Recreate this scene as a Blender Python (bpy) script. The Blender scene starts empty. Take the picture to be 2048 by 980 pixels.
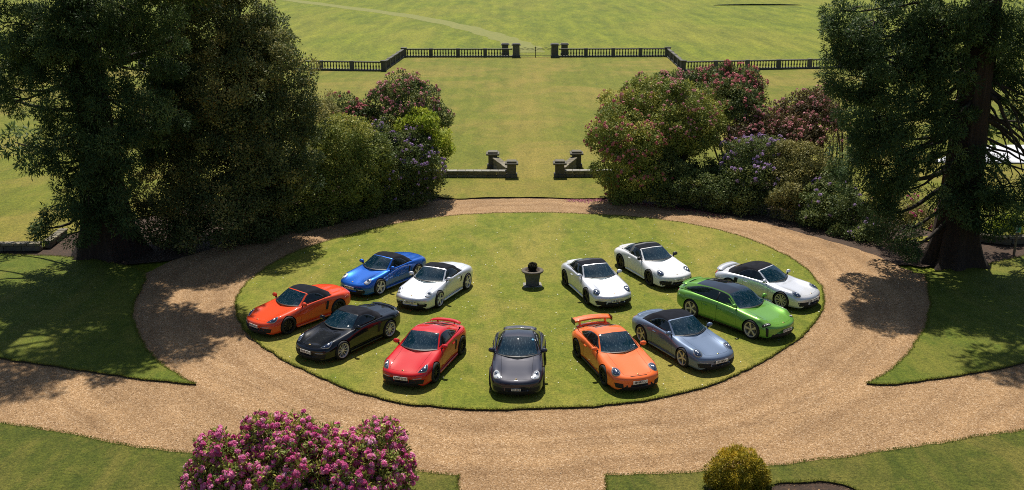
import bpy, bmesh, math, random
import numpy as np
from mathutils import Vector, Matrix
from mathutils.bvhtree import BVHTree

S = bpy.context.scene
COL = S.collection
RNG = np.random.default_rng(7)
random.seed(7)
R = math.radians

# ------------------------------------------------------------------ camera
cam_data = bpy.data.cameras.new('camera')
cam_data.sensor_width = 36.0
cam_data.lens = 1998.0 / 2048.0 * 36.0
cam_data.clip_start = 0.2
cam_data.clip_end = 6000
cam = bpy.data.objects.new('camera', cam_data)
COL.objects.link(cam)
cam.matrix_world = (Matrix.Translation((0, 0, 14.434)) @ Matrix.Rotation(R(90 - 17.206), 4, 'X')
                    @ Matrix.Rotation(R(-0.255), 4, 'Z'))
S.camera = cam

# ------------------------------------------------------------------ sky and sun
SUN_EL, SUN_AZ = R(58), R(-1.5)          # the sun stands beyond the garden, a touch to the left
w = bpy.data.worlds.new('World')
S.world = w
w.use_nodes = True
nt = w.node_tree
sky = nt.nodes.new('ShaderNodeTexSky')
sky.sky_type = 'NISHITA'
sky.sun_disc = False
sky.sun_elevation = SUN_EL
sky.sun_rotation = SUN_AZ
bg = nt.nodes['Background']
bg.inputs['Strength'].default_value = 0.06
nt.links.new(sky.outputs[0], bg.inputs[0])
ld = bpy.data.lights.new('sun', 'SUN')
ld.energy = 4.6
ld.angle = R(0.53)
ld.color = (1.0, 0.94, 0.84)
sun = bpy.data.objects.new('sun', ld)
COL.objects.link(sun)
sun_dir = Vector((math.sin(SUN_AZ) * math.cos(SUN_EL), math.cos(SUN_AZ) * math.cos(SUN_EL), math.sin(SUN_EL)))
sun.rotation_euler = sun_dir.to_track_quat('Z', 'Y').to_euler()
sun.location = (0, 60, 80)
S.view_settings.view_transform = 'Standard'
S.view_settings.look = 'None'
S.view_settings.exposure = 0.42
S.view_settings.gamma = 1.0
S.cycles.filter_width = 1.0
S.cycles.use_denoising = False
S.cycles.max_bounces = 8
S.cycles.transparent_max_bounces = 12
S.cycles.caustics_reflective = False
S.cycles.caustics_refractive = False
S.cycles.sample_clamp_indirect = 4.0

LUMPS = {
    'oak': [(-13.75, 50.0, 10.67, 1.91), (-15.34, 51.0, 12.41, 2.22), (-13.33, 50.0, 12.67, 1.21), (-11.34, 49.5, 7.92, 1.77), (-10.54, 49.0, 5.9, 1.09), (-10.31, 49.2, 6.98, 0.84), (-10.8, 49.0, 4.27, 1.2), (-13.41, 48.5, 7.1, 2.18), (-15.93, 50.0, 8.37, 1.98), (-17.14, 49.0, 5.56, 1.73), (-14.53, 48.0, 4.0, 2.2), (-11.82, 48.5, 4.13, 1.98), (-10.89, 49.0, 2.99, 1.13), (-16.47, 47.5, 2.62, 1.96), (-14.24, 47.0, 1.48, 1.59), (-12.51, 48.0, 1.71, 1.61), (-17.12, 46.8, 1.29, 1.22), (-15.39, 46.5, 0.61, 0.97)],
    'l_olive': [(-8.89, 52.5, 3.8, 1.6), (-7.58, 52.5, 3.25, 1.2), (-9.92, 52.0, 2.83, 1.46), (-8.62, 51.8, 1.78, 1.6), (-10.39, 51.2, 1.39, 1.32), (-11.57, 50.5, 1.31, 1.3), (-7.44, 53.0, 1.76, 1.09), (-12.03, 50.0, 0.64, 1.04), (-10.12, 50.8, 0.41, 0.92)],
    'l_pale': [(-10.43, 54.0, 4.89, 1.03), (-10.74, 53.5, 3.61, 0.87), (-10.24, 55.0, 5.49, 0.61), (-11.11, 52.5, 2.45, 0.94)],
    'l_purple': [(-6.16, 54.0, 2.36, 1.24), (-4.98, 54.5, 1.96, 1.12), (-5.55, 55.0, 2.99, 1.12), (-6.96, 54.0, 3.21, 0.96), (-4.67, 54.8, 0.88, 0.79), (-6.22, 54.0, 0.94, 0.97), (-7.1, 55.5, 3.98, 0.73)],
    'l_low': [(-11.23, 49.8, 0.42, 0.83), (-10.12, 50.8, 0.35, 0.84), (-8.93, 51.6, 0.35, 0.86), (-7.76, 52.8, 0.24, 0.88), (-6.62, 53.6, 0.25, 0.83), (-5.72, 54.4, 0.2, 0.67), (-12.35, 49.0, 0.25, 0.82)],
    'l_yellow': [(-5.04, 56.0, 3.94, 0.96), (-4.41, 56.0, 3.22, 0.85), (-5.76, 56.0, 3.65, 0.79), (-4.08, 56.0, 2.78, 0.57)],
    'l_pink': [(-6.52, 58.5, 5.55, 1.23), (-7.36, 58.0, 5.04, 0.93), (-5.36, 58.5, 5.1, 1.12), (-4.56, 58.5, 4.36, 0.77), (-6.45, 57.5, 4.54, 1.01), (-4.18, 58.0, 4.21, 0.47), (-5.83, 57.2, 4.82, 0.86)],
    'l_red': [(-9.7, 58.0, 4.82, 0.87), (-10.37, 58.2, 4.88, 0.53), (-8.49, 57.5, 4.26, 0.72), (-9.29, 57.0, 4.12, 0.81), (-8.25, 58.0, 4.61, 0.58)],
    'r_round': [(5.96, 55.5, 3.75, 1.46), (5.18, 55.5, 3.41, 0.96), (7.04, 55.0, 3.22, 1.26), (5.81, 55.0, 2.09, 1.27), (6.44, 55.2, 0.73, 1.02), (7.46, 54.5, 1.33, 1.12)],
    'r_big': [(8.08, 58.0, 4.97, 1.69), (10.03, 57.5, 4.99, 1.5), (6.39, 58.5, 4.6, 1.12), (11.12, 57.0, 4.4, 1.29), (9.06, 56.5, 3.78, 1.49), (10.71, 56.0, 3.43, 1.02), (8.16, 56.0, 3.16, 1.02)],
    'r_low': [(10.85, 57.0, 1.32, 0.93), (9.44, 57.5, 2.05, 0.82), (11.96, 56.0, 1.39, 0.86), (8.83, 54.2, 1.11, 1.17), (10.44, 53.8, 0.77, 1.11), (11.43, 53.2, 0.78, 0.99), (8.49, 55.0, 1.93, 0.9)],
    'r_backl': [(9.96, 61.0, 5.91, 0.67), (9.07, 61.0, 5.46, 0.76), (11.12, 61.5, 5.87, 0.61), (8.01, 61.0, 5.25, 0.67)],
    'r_back': [(12.69, 61.0, 6.08, 0.91), (14.23, 61.0, 5.74, 1.04), (14.91, 60.5, 5.21, 0.67), (12.29, 62.0, 5.79, 0.77), (12.75, 59.5, 5.01, 1.19), (11.59, 61.5, 5.68, 0.61), (13.45, 58.5, 4.72, 1.18)],
    'r_mid': [(15.26, 58.5, 3.97, 0.89), (13.88, 57.5, 3.57, 1.02), (15.64, 57.5, 3.41, 0.87), (12.82, 56.5, 3.18, 0.86), (14.67, 57.0, 3.07, 0.87)],
    'r_dark': [(16.53, 57.0, 5.04, 0.8), (17.52, 57.5, 5.24, 0.81), (16.05, 56.0, 4.13, 0.99), (17.46, 56.0, 4.12, 0.99), (16.13, 55.0, 3.18, 1.12)],
    'r_twig': [(18.25, 56.0, 5.39, 0.84), (18.26, 55.0, 4.3, 0.83), (17.49, 54.0, 3.38, 0.82)],
    'r_purple': [(12.69, 54.5, 2.73, 0.89), (13.68, 54.0, 2.84, 0.96), (14.34, 54.5, 3.01, 0.69), (12.55, 53.5, 1.55, 1.1), (13.81, 53.0, 1.38, 1.09), (12.94, 52.5, 0.45, 0.87)],
    'r_pale': [(14.94, 53.5, 2.66, 0.98), (16.16, 53.0, 2.71, 0.97), (15.55, 52.5, 1.77, 1.13), (16.88, 52.5, 2.04, 0.81), (14.82, 51.5, 0.79, 1.07)],
    'r_front': [(16.12, 50.5, 0.91, 1.1), (17.1, 49.5, 0.91, 1.08), (15.37, 49.5, 0.11, 0.72), (16.62, 48.5, 0.0, 0.71), (17.84, 48.5, 0.39, 0.88), (16.89, 51.5, 1.46, 1.01), (17.61, 47.0, 0.05, 0.54)],
    'pink': [(-7.61, 23.2, 1.64, 0.55), (-6.46, 23.4, 2.01, 0.55), (-5.67, 23.4, 2.06, 0.49), (-4.89, 23.3, 1.72, 0.55), (-3.47, 23.4, 1.8, 0.59), (-4.05, 23.3, 1.57, 0.52), (-7.09, 23.0, 0.95, 1.04), (-5.48, 22.8, 1.21, 1.16), (-3.94, 22.8, 1.05, 1.09), (-3.19, 23.0, 1.15, 0.6), (-7.82, 23.0, 0.88, 0.68), (-5.98, 22.4, 0.14, 1.41), (-4.19, 22.4, 0.13, 1.41), (-7.92, 22.8, -0.11, 0.72), (-3.21, 22.8, 0.02, 0.72)],
    'gold': [(6.13, 24.2, 0.41, 0.66), (5.68, 24.2, 0.31, 0.41), (6.58, 24.2, 0.3, 0.41), (6.14, 24.3, 0.62, 0.38), (6.13, 24.0, -0.32, 0.76)],
    'r_wild': [(18.49, 46.5, 1.59, 0.92), (19.64, 46.0, 1.47, 0.72), (18.3, 47.5, 2.21, 0.74), (21.18, 47.0, 1.06, 0.49)],
    'r_sun': [(23.67, 47.0, 0.74, 0.39), (24.36, 47.2, 0.86, 0.49), (25.29, 47.5, 0.51, 0.45)],
    'sq_r': [(18.95, 42.4, 3.28, 0.7), (17.95, 42.6, 8.07, 0.85), (17.95, 42.6, 10.69, 1.05), (18.71, 42.5, 6.8, 0.69), (18.18, 42.7, 9.12, 0.89), (18.94, 42.3, 5.09, 0.65), (14.64, 43.0, 10.56, 1.23), (14.51, 43.0, 8.67, 1.07), (15.59, 42.5, 8.94, 1.27), (15.27, 42.5, 6.81, 1.18), (16.42, 43.5, 10.51, 1.5), (16.57, 42.5, 7.67, 1.49), (16.21, 42.0, 5.39, 1.29), (15.41, 42.5, 4.4, 0.92), (15.32, 44.0, 4.74, 0.81), (17.56, 43.0, 5.39, 0.88), (17.01, 42.5, 3.72, 0.99), (16.18, 42.3, 2.64, 0.79), (17.8, 43.5, 9.66, 1.18), (19.4, 43.0, 10.54, 1.27), (21.09, 43.5, 10.7, 1.28), (20.78, 44.5, 8.44, 0.89), (22.02, 44.0, 8.94, 0.98), (18.97, 42.8, 8.25, 0.75), (20.41, 42.5, 4.49, 0.92), (21.63, 42.5, 3.58, 0.99), (20.07, 42.3, 3.08, 0.79), (21.08, 42.0, 2.7, 0.79), (22.71, 43.0, 3.11, 0.89), (22.06, 43.0, 7.57, 0.56), (19.47, 43.0, 6.71, 0.65), (17.41, 43.0, 1.74, 0.63), (17.74, 42.5, 1.14, 0.4), (13.99, 43.5, 11.35, 0.64), (14.24, 43.2, 9.92, 0.75)],
    'sq_l': [(-18.31, 44.0, 5.35, 1.01), (-18.77, 43.8, 3.79, 0.9), (-17.93, 43.6, 3.02, 0.63), (-17.69, 44.4, 9.83, 1.1), (-17.6, 44.3, 8.42, 0.93), (-18.03, 44.4, 11.43, 1.3), (-21.69, 45.0, 10.54, 1.44), (-20.08, 44.5, 11.01, 1.31), (-22.21, 45.0, 8.57, 0.94), (-22.63, 45.0, 7.34, 0.68), (-20.8, 44.5, 9.07, 0.99), (-19.44, 44.0, 9.34, 1.09), (-19.9, 44.0, 7.59, 1.21), (-20.82, 44.0, 5.81, 0.67), (-21.3, 44.0, 4.79, 0.54), (-19.48, 43.5, 5.9, 0.99), (-18.19, 44.0, 10.62, 1.3), (-16.55, 44.3, 10.8, 1.09), (-15.66, 45.0, 11.17, 1.21), (-15.27, 45.0, 9.64, 0.93), (-15.97, 44.0, 7.25, 1.11), (-15.51, 45.0, 6.39, 0.91), (-17.01, 43.5, 6.29, 0.88), (-18.09, 43.0, 4.88, 1.1), (-18.93, 43.0, 3.53, 1.0), (-19.79, 43.5, 4.44, 0.76), (-20.59, 43.5, 2.71, 0.59), (-21.27, 43.5, 1.89, 0.36), (-19.33, 43.0, 2.15, 0.67), (-17.29, 42.8, 3.57, 0.66), (-17.1, 42.8, 2.42, 0.44), (-20.87, 44.0, 9.99, 1.04), (-17.62, 43.6, 7.87, 0.98), (-17.43, 43.2, 5.51, 0.99)],
}


# ------------------------------------------------------------------ helpers
def link(o, parent=None):
    COL.objects.link(o)
    if parent is not None:
        o.parent = parent
    return o

def tag(o, label=None, cat=None, group=None, kind=None):
    for k, v in (('label', label), ('category', cat), ('group', group), ('kind', kind)):
        if v:
            o[k] = v
    return o

def thing(name, label, cat, loc=(0, 0, 0), rz=0.0, group=None):
    o = bpy.data.objects.new(name, None)
    o.empty_display_size = 0.3
    link(o)
    o.location = loc
    o.rotation_euler = (0, 0, rz)
    return tag(o, label, cat, group)

def mesh_obj(name, verts, faces, mat, parent=None, smooth=False, loc=None, rot=None):
    me = bpy.data.meshes.new(name)
    me.from_pydata([tuple(map(float, v)) for v in verts], [], [tuple(int(i) for i in f) for f in faces])
    if smooth:
        me.polygons.foreach_set('use_smooth', [True] * len(me.polygons))
    for m in (mat if isinstance(mat, (list, tuple)) else [mat]):
        me.materials.append(m)
    me.update()
    o = bpy.data.objects.new(name, me)
    link(o, parent)
    if loc is not None:
        o.location = loc
    if rot is not None:
        o.rotation_euler = rot
    return o

def share(o, parent, loc=(0, 0, 0), rot=(0, 0, 0), scale=None):
    c = o.copy()
    COL.objects.link(c)
    c.parent = parent
    c.location = loc
    c.rotation_euler = rot
    if scale is not None:
        c.scale = scale
    return c

def bm_obj(name, bm, mat, parent=None, smooth=False, loc=None, rot=None):
    me = bpy.data.meshes.new(name)
    bm.normal_update()
    bm.to_mesh(me)
    bm.free()
    if smooth:
        me.polygons.foreach_set('use_smooth', [True] * len(me.polygons))
    me.materials.append(mat)
    o = bpy.data.objects.new(name, me)
    link(o, parent)
    if loc is not None:
        o.location = loc
    if rot is not None:
        o.rotation_euler = rot
    return o

def box(bm, c, s, rz=0.0, bevel=0.0, taper=1.0):
    m = Matrix.Translation(c) @ Matrix.Rotation(rz, 4, 'Z') @ Matrix.Diagonal((s[0], s[1], s[2], 1))
    r = bmesh.ops.create_cube(bm, size=1.0, matrix=m)
    vs = r['verts']
    if taper != 1.0:
        cv = Vector(c)
        for v in vs:
            if v.co.z > c[2]:
                v.co.x = cv.x + (v.co.x - cv.x) * taper
                v.co.y = cv.y + (v.co.y - cv.y) * taper
    if bevel:
        es = list({e for v in vs for e in v.link_edges})
        bmesh.ops.bevel(bm, geom=es, offset=bevel, segments=1, affect='EDGES')
    return vs

def lathe(prof, n=16, axis='Z', cap=True):
    V, F = [], []
    for (r, z) in prof:
        for i in range(n):
            a = 2 * math.pi * i / n
            if axis == 'Z':
                V.append((r * math.cos(a), r * math.sin(a), z))
            else:
                V.append((r * math.cos(a), z, r * math.sin(a)))
    for j in range(len(prof) - 1):
        for i in range(n):
            a, b = j * n + i, j * n + (i + 1) % n
            F.append((a, b, b + n, a + n))
    if cap:
        F.append(tuple(range(n))[::-1])
        F.append(tuple(range((len(prof) - 1) * n, len(prof) * n)))
    return V, F

def tube(pts, rad, n=6):
    """a tapered tube along a list of points; returns verts, faces"""
    pts = [Vector(p) for p in pts]
    V, F = [], []
    up = Vector((0.3, 0.2, 1)).normalized()
    for i, p in enumerate(pts):
        t = (pts[min(i + 1, len(pts) - 1)] - pts[max(i - 1, 0)]).normalized()
        a = t.cross(up)
        if a.length < 1e-4:
            a = t.cross(Vector((1, 0, 0)))
        a.normalize()
        b = t.cross(a)
        for k in range(n):
            an = 2 * math.pi * k / n
            V.append(p + (a * math.cos(an) + b * math.sin(an)) * rad[i])
    for i in range(len(pts) - 1):
        for k in range(n):
            F.append((i * n + k, i * n + (k + 1) % n, (i + 1) * n + (k + 1) % n, (i + 1) * n + k))
    F.append(tuple(range(n))[::-1])
    F.append(tuple(range((len(pts) - 1) * n, len(pts) * n)))
    return V, F

class Acc:
    def __init__(self):
        self.V, self.F = [], []
    def add(self, V, F):
        o = len(self.V)
        self.V += [tuple(v) for v in V]
        self.F += [tuple(i + o for i in f) for f in F]

def catmull(P, segs):
    """Catmull-Rom through the rows of P, segs[i] steps between row i and i+1"""
    P = np.asarray(P, float)
    out = []
    n = len(P)
    for i in range(n - 1):
        p0 = P[i - 1] if i > 0 else 2 * P[i] - P[i + 1]
        p1, p2 = P[i], P[i + 1]
        p3 = P[i + 2] if i + 2 < n else 2 * P[i + 1] - P[i]
        for k in range(segs[i]):
            t = k / segs[i]
            out.append(0.5 * (2 * p1 + (p2 - p0) * t + (2 * p0 - 5 * p1 + 4 * p2 - p3) * t * t + (3 * p1 - p0 - 3 * p2 + p3) * t ** 3))
    out.append(P[-1])
    return np.array(out)

def pchip_rows(K, step=0.055, minseg=1):
    """monotone cubic between rows (column 0 is x); no overshoot"""
    K = np.asarray(K, float)
    n = len(K)
    d = np.diff(K, axis=0)
    m = np.zeros_like(K)
    for i in range(1, n - 1):
        a, b = d[i - 1], d[i]
        ok = a * b > 0
        m[i] = np.where(ok, 2 * a * b / np.where(ok, a + b, 1), 0)
    m[0], m[-1] = d[0], d[-1]
    out, keyidx = [], []
    for i in range(n - 1):
        seg = max(minseg, int(math.ceil(max(abs(d[i][0]), 0.35 * np.abs(d[i][1:]).max()) / step)))
        keyidx.append(len(out))
        for k in range(seg):
            t = k / seg
            h00, h10, h01, h11 = 2*t**3-3*t*t+1, t**3-2*t*t+t, -2*t**3+3*t*t, t**3-t*t
            out.append(h00 * K[i] + h10 * m[i] + h01 * K[i + 1] + h11 * m[i + 1])
    keyidx.append(len(out))
    out.append(K[-1])
    return np.array(out), keyidx

def sstep(a, b, x):
    t = min(1.0, max(0.0, (x - a) / (b - a)))
    return t * t * (3 - 2 * t)

# ------------------------------------------------------------------ materials
def new_mat(name):
    m = bpy.data.materials.new(name)
    m.use_nodes = True
    return m, m.node_tree.nodes, m.node_tree.links, m.node_tree.nodes['Principled BSDF']

def plain(name, col, rough=0.6, metal=0.0, coat=0.0, spec=0.5, var=0.0, vscale=6.0):
    m, N, L, b = new_mat(name)
    b.inputs['Base Color'].default_value = (*col, 1)
    b.inputs['Roughness'].default_value = rough
    b.inputs['Metallic'].default_value = metal
    b.inputs['Coat Weight'].default_value = coat
    b.inputs['Coat Roughness'].default_value = 0.03
    b.inputs['Specular IOR Level'].default_value = spec
    if var:
        tc = N.new('ShaderNodeTexCoord')
        no = N.new('ShaderNodeTexNoise')
        no.inputs['Scale'].default_value = vscale
        no.inputs['Detail'].default_value = 6
        L.new(tc.outputs['Object'], no.inputs['Vector'])
        cr = N.new('ShaderNodeValToRGB')
        cr.color_ramp.elements[0].position = 0.3
        cr.color_ramp.elements[1].position = 0.7
        cr.color_ramp.elements[0].color = (*[c * (1 - var) for c in col], 1)
        cr.color_ramp.elements[1].color = (*[min(1, c * (1 + var)) for c in col], 1)
        L.new(no.outputs['Fac'], cr.inputs[0])
        L.new(cr.outputs[0], b.inputs['Base Color'])
    return m

class G:
    """tiny node-graph helper"""
    def __init__(self, name):
        self.m, self.N, self.L, self.b = new_mat(name)
        self.tc = self.N.new('ShaderNodeTexCoord')
    def vec(self, sx=1, sy=1, sz=1):
        mp = self.N.new('ShaderNodeMapping')
        mp.inputs['Scale'].default_value = (sx, sy, sz)
        self.L.new(self.tc.outputs['Object'], mp.inputs[0])
        return mp.outputs[0]
    def noise(self, scale, detail=4, rough=0.55, vec=None, dist=0.0):
        n = self.N.new('ShaderNodeTexNoise')
        n.inputs['Scale'].default_value = scale
        n.inputs['Detail'].default_value = detail
        n.inputs['Roughness'].default_value = rough
        n.inputs['Distortion'].default_value = dist
        self.L.new(vec or self.tc.outputs['Object'], n.inputs['Vector'])
        return n.outputs['Fac']
    def voro(self, scale, out='Color', vec=None):
        n = self.N.new('ShaderNodeTexVoronoi')
        n.inputs['Scale'].default_value = scale
        self.L.new(vec or self.tc.outputs['Object'], n.inputs['Vector'])
        return n.outputs[out]
    def ramp(self, fac, stops):
        r = self.N.new('ShaderNodeValToRGB')
        e = r.color_ramp.elements
        while len(e) < len(stops):
            e.new(0.5)
        for k, (p, c) in enumerate(stops):
            e[k].position = p
            e[k].color = (*c, 1) if isinstance(c, tuple) else (c, c, c, 1)
        self.L.new(fac, r.inputs[0])
        return r.outputs[0]
    def mix(self, fac, a, b, mode='MIX'):
        n = self.N.new('ShaderNodeMix')
        n.data_type = 'RGBA'
        n.blend_type = mode
        for v, i in ((fac, 0), (a, 6), (b, 7)):
            if isinstance(v, (int, float)):
                n.inputs[i].default_value = v if i == 0 else (v, v, v, 1)
            elif isinstance(v, tuple):
                n.inputs[i].default_value = (*v, 1)
            else:
                self.L.new(v, n.inputs[i])
        return n.outputs[2]
    def math(self, op, a, b=0.0):
        n = self.N.new('ShaderNodeMath')
        n.operation = op
        for v, i in ((a, 0), (b, 1)):
            if isinstance(v, (int, float)):
                n.inputs[i].default_value = v
            else:
                self.L.new(v, n.inputs[i])
        return n.outputs[0]
    def bump(self, h, strength=0.5, dist=0.02):
        n = self.N.new('ShaderNodeBump')
        n.inputs['Strength'].default_value = strength
        n.inputs['Distance'].default_value = dist
        self.L.new(h, n.inputs['Height'])
        self.L.new(n.outputs[0], self.b.inputs['Normal'])
    def color(self, c):
        self.L.new(c, self.b.inputs['Base Color'])
    def set(self, **kw):
        for k, v in kw.items():
            self.b.inputs[k].default_value = v

def grass_mat(name, dark, mid, gold, stripes=0.0, goldness=0.5, fine=30.0, big=0.25, sy=0.5, swidth=1.2, wear=False, patchs=0.9, pv=0.6):
    g = G(name)
    f1 = g.noise(fine, 4, 0.75)
    f2 = g.noise(fine * 0.36, 5, 0.7)
    med = g.noise(patchs * 2.6, 6, 0.7, vec=g.vec(1, pv, 1))
    large = g.noise(big, 5, 0.62, vec=g.vec(1, sy, 1), dist=0.8)
    c = g.mix(g.ramp(med, [(0.36, 0.0), (0.64, 1.0)]), dark, mid)
    c = g.mix(g.math('MULTIPLY', g.ramp(large, [(0.46, 0.0), (0.62, 1.0)]), goldness), c, gold)
    dry = g.noise(big * 5, 6, 0.72, vec=g.vec(1, pv, 1), dist=0.5)
    c = g.mix(g.math('MULTIPLY', g.ramp(dry, [(0.52, 0.0), (0.68, 1.0)]), goldness * 0.6), c, gold)
    patch = g.noise(patchs, 6, 0.72, vec=g.vec(1, pv, 1), dist=0.5)
    c = g.mix(g.ramp(patch, [(0.50, 0.0), (0.68, 0.55)]), c, tuple(0.72 * a for a in dark))
    if stripes:
        wv = g.N.new('ShaderNodeTexWave')
        wv.inputs['Scale'].default_value = 0.314 / swidth
        wv.inputs['Distortion'].default_value = 0.8
        wv.inputs['Detail'].default_value = 2
        wv.inputs['Detail Scale'].default_value = 0.5
        g.L.new(g.tc.outputs['Object'], wv.inputs['Vector'])
        c = g.mix(g.math('MULTIPLY', wv.outputs['Fac'], stripes), c, (0.60, 0.66, 0.58), 'MULTIPLY')
    if wear:                                   # the worn middle line people walk to the gate
        sx = g.N.new('ShaderNodeSeparateXYZ')
        g.L.new(g.tc.outputs['Object'], sx.inputs[0])
        off = g.math('ABSOLUTE', g.math('SUBTRACT', sx.outputs[0], g.math('ADD', g.math('MULTIPLY', sx.outputs[1], 0.0265), -0.75)))
        wr_ = g.math('MULTIPLY', g.ramp(g.math('DIVIDE', off, 4.0), [(0.15, 1.0), (0.75, 0.0)]), g.ramp(g.noise(0.5, 5, 0.7), [(0.3, 0.25), (0.7, 0.9)]))
        c = g.mix(g.math('MULTIPLY', wr_, 0.4), c, tuple(1.05 * a for a in gold))
    c = g.mix(1.0, c, g.ramp(f1, [(0.3, (0.42, 0.45, 0.40)), (0.5, (1.0, 1.0, 1.0)), (0.7, (1.55, 1.5, 1.4))]), 'MULTIPLY')
    c = g.mix(1.0, c, g.ramp(f2, [(0.32, (0.66, 0.70, 0.62)), (0.5, (1.0, 1.0, 1.0)), (0.68, (1.28, 1.24, 1.2))]), 'MULTIPLY')
    g.color(c)
    g.set(**{'Roughness': 0.85, 'Specular IOR Level': 0.15})
    g.bump(g.math('ADD', f1, g.math('MULTIPLY', f2, 2.0)), 0.7, 0.05)
    return g.m

M = {}
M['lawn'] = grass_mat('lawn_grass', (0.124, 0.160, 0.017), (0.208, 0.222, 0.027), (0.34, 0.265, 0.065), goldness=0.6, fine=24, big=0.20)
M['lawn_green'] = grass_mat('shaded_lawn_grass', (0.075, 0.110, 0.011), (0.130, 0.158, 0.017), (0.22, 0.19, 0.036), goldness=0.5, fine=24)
M['lawn_near'] = grass_mat('vignetted_near_lawn_grass', (0.060, 0.080, 0.010), (0.105, 0.118, 0.016), (0.19, 0.155, 0.036), goldness=0.55, fine=24, big=0.4)  # darker olive puts the vignette at the frame's foot into the turf colour
M['great_lawn'] = grass_mat('mown_lawn_grass', (0.124, 0.144, 0.013), (0.174, 0.182, 0.019), (0.29, 0.21, 0.050), stripes=0.22, goldness=0.5, fine=14, big=0.12, sy=1.0, swidth=1.6, wear=True, patchs=0.5, pv=0.4)
M['field'] = grass_mat('meadow_grass', (0.100, 0.135, 0.008), (0.190, 0.215, 0.013), (0.24, 0.215, 0.030), stripes=0.26, goldness=0.4, fine=5, big=0.05, sy=0.4, swidth=3.4, patchs=0.16, pv=0.22)

g = G('mown_track')
g.color(g.ramp(g.noise(1.5, 5), [(0.3, (0.130, 0.148, 0.014)), (0.7, (0.195, 0.192, 0.028))]))
g.set(Roughness=0.9)
M['path'] = g.m

g = G('gravel')
cells = g.voro(32, 'Color')
sep = g.N.new('ShaderNodeSeparateColor')
g.L.new(cells, sep.inputs[0])
c = g.ramp(sep.outputs[0], [(0.0, (0.180, 0.105, 0.048)), (0.22, (0.289, 0.173, 0.080)), (0.6, (0.369, 0.228, 0.112)), (0.86, (0.440, 0.288, 0.153)), (1.0, (0.572, 0.425, 0.281))])
big = g.noise(0.35, 6, 0.65)
c = g.mix(1.0, c, g.ramp(big, [(0.3, (0.80, 0.78, 0.76)), (0.7, (1.14, 1.13, 1.12))]), 'MULTIPLY')
# wheel tracks swept round the island
off = g.N.new('ShaderNodeVectorMath')
off.operation = 'SUBTRACT'
off.inputs[1].default_value = (0.86, 41.0, 0)
g.L.new(g.tc.outputs['Object'], off.inputs[0])
ln = g.N.new('ShaderNodeVectorMath')
ln.operation = 'LENGTH'
g.L.new(off.outputs[0], ln.inputs[0])
rad_ = g.math('ADD', ln.outputs['Value'], g.math('MULTIPLY', g.noise(0.22, 3), 2.2))
cmb = g.N.new('ShaderNodeCombineXYZ')
g.L.new(rad_, cmb.inputs[0])
trk = g.noise(1.15, 3, 0.6, vec=cmb.outputs[0])
c = g.mix(1.0, c, g.ramp(trk, [(0.36, (0.80, 0.77, 0.74)), (0.5, (1.0, 1.0, 1.0)), (0.66, (1.13, 1.12, 1.1))]), 'MULTIPLY')
tr = g.noise(1.3, 6, 0.75, vec=g.vec(0.45, 1.6, 1), dist=1.0)
c = g.mix(1.0, c, g.ramp(tr, [(0.58, (1.0, 1.0, 1.0)), (0.74, (0.68, 0.63, 0.58))]), 'MULTIPLY')
g.color(c)
g.set(**{'Roughness': 0.9, 'Specular IOR Level': 0.25})
g.bump(g.math('ADD', g.voro(32, 'Distance'), g.noise(9, 4, 0.7)), 0.75, 0.035)
M['gravel'] = g.m

g = G('leaf_litter')
g.color(g.ramp(g.noise(9, 6, 0.75), [(0.3, (0.020, 0.012, 0.007)), (0.58, (0.065, 0.036, 0.020)), (0.75, (0.21, 0.10, 0.055))]))
g.set(Roughness=0.95)
g.bump(g.noise(14, 6, 0.7), 0.9, 0.06)
M['soil'] = g.m

g = G('turf_edge')
g.color(g.ramp(g.noise(12, 5, 0.7), [(0.35, (0.022, 0.016, 0.009)), (0.7, (0.06, 0.048, 0.02))]))
g.set(Roughness=0.95)
g.bump(g.noise(20, 5), 0.9, 0.04)
M['turf_edge'] = g.m

def stone_mat(name, a, b, lichen, amt=0.5):
    g = G(name)
    c = g.ramp(g.noise(5, 6, 0.7), [(0.3, a), (0.7, b)])
    c = g.mix(g.math('MULTIPLY', g.ramp(g.noise(3.2, 5, 0.7), [(0.5, 0.0), (0.62, 1.0)]), amt), c, lichen)
    inf = g.N.new('ShaderNodeObjectInfo')
    c = g.mix(1.0, c, g.ramp(inf.outputs['Random'], [(0.0, 0.72), (1.0, 1.15)]), 'MULTIPLY')
    g.color(c)
    g.set(Roughness=0.9)
    g.bump(g.noise(22, 6, 0.7), 0.6, 0.015)
    return g.m
M['stone'] = stone_mat('weathered_stone', (0.13, 0.115, 0.085), (0.26, 0.23, 0.165), (0.30, 0.25, 0.12))
M['stone_dark'] = stone_mat('mossy_dark_stone', (0.075, 0.070, 0.056), (0.15, 0.138, 0.11), (0.17, 0.15, 0.07))
M['coping'] = stone_mat('pale_coping_stone', (0.20, 0.19, 0.165), (0.36, 0.345, 0.305), (0.16, 0.145, 0.09), 0.6)
M['balustrade'] = stone_mat('grey_balustrade_stone', (0.065, 0.064, 0.058), (0.13, 0.125, 0.108), (0.16, 0.15, 0.105), 0.4)
M['iron'] = plain('wrought_iron', (0.018, 0.018, 0.02), 0.5, 0.3)

g = G('redwood_bark')
v = g.vec(5, 5, 0.5)
c = g.ramp(g.noise(2.2, 7, 0.7, vec=v), [(0.3, (0.016, 0.010, 0.007)), (0.6, (0.050, 0.030, 0.021)), (0.8, (0.11, 0.072, 0.052))])
g.color(c)
g.set(Roughness=0.95)
g.bump(g.noise(2.4, 8, 0.75, vec=v), 1.0, 0.12)
M['bark'] = g.m
M['branch'] = plain('branch_bark', (0.030, 0.022, 0.016), 0.95, var=0.4)
M['stem'] = plain('shrub_stem', (0.075, 0.058, 0.040), 0.95, var=0.4)

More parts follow.
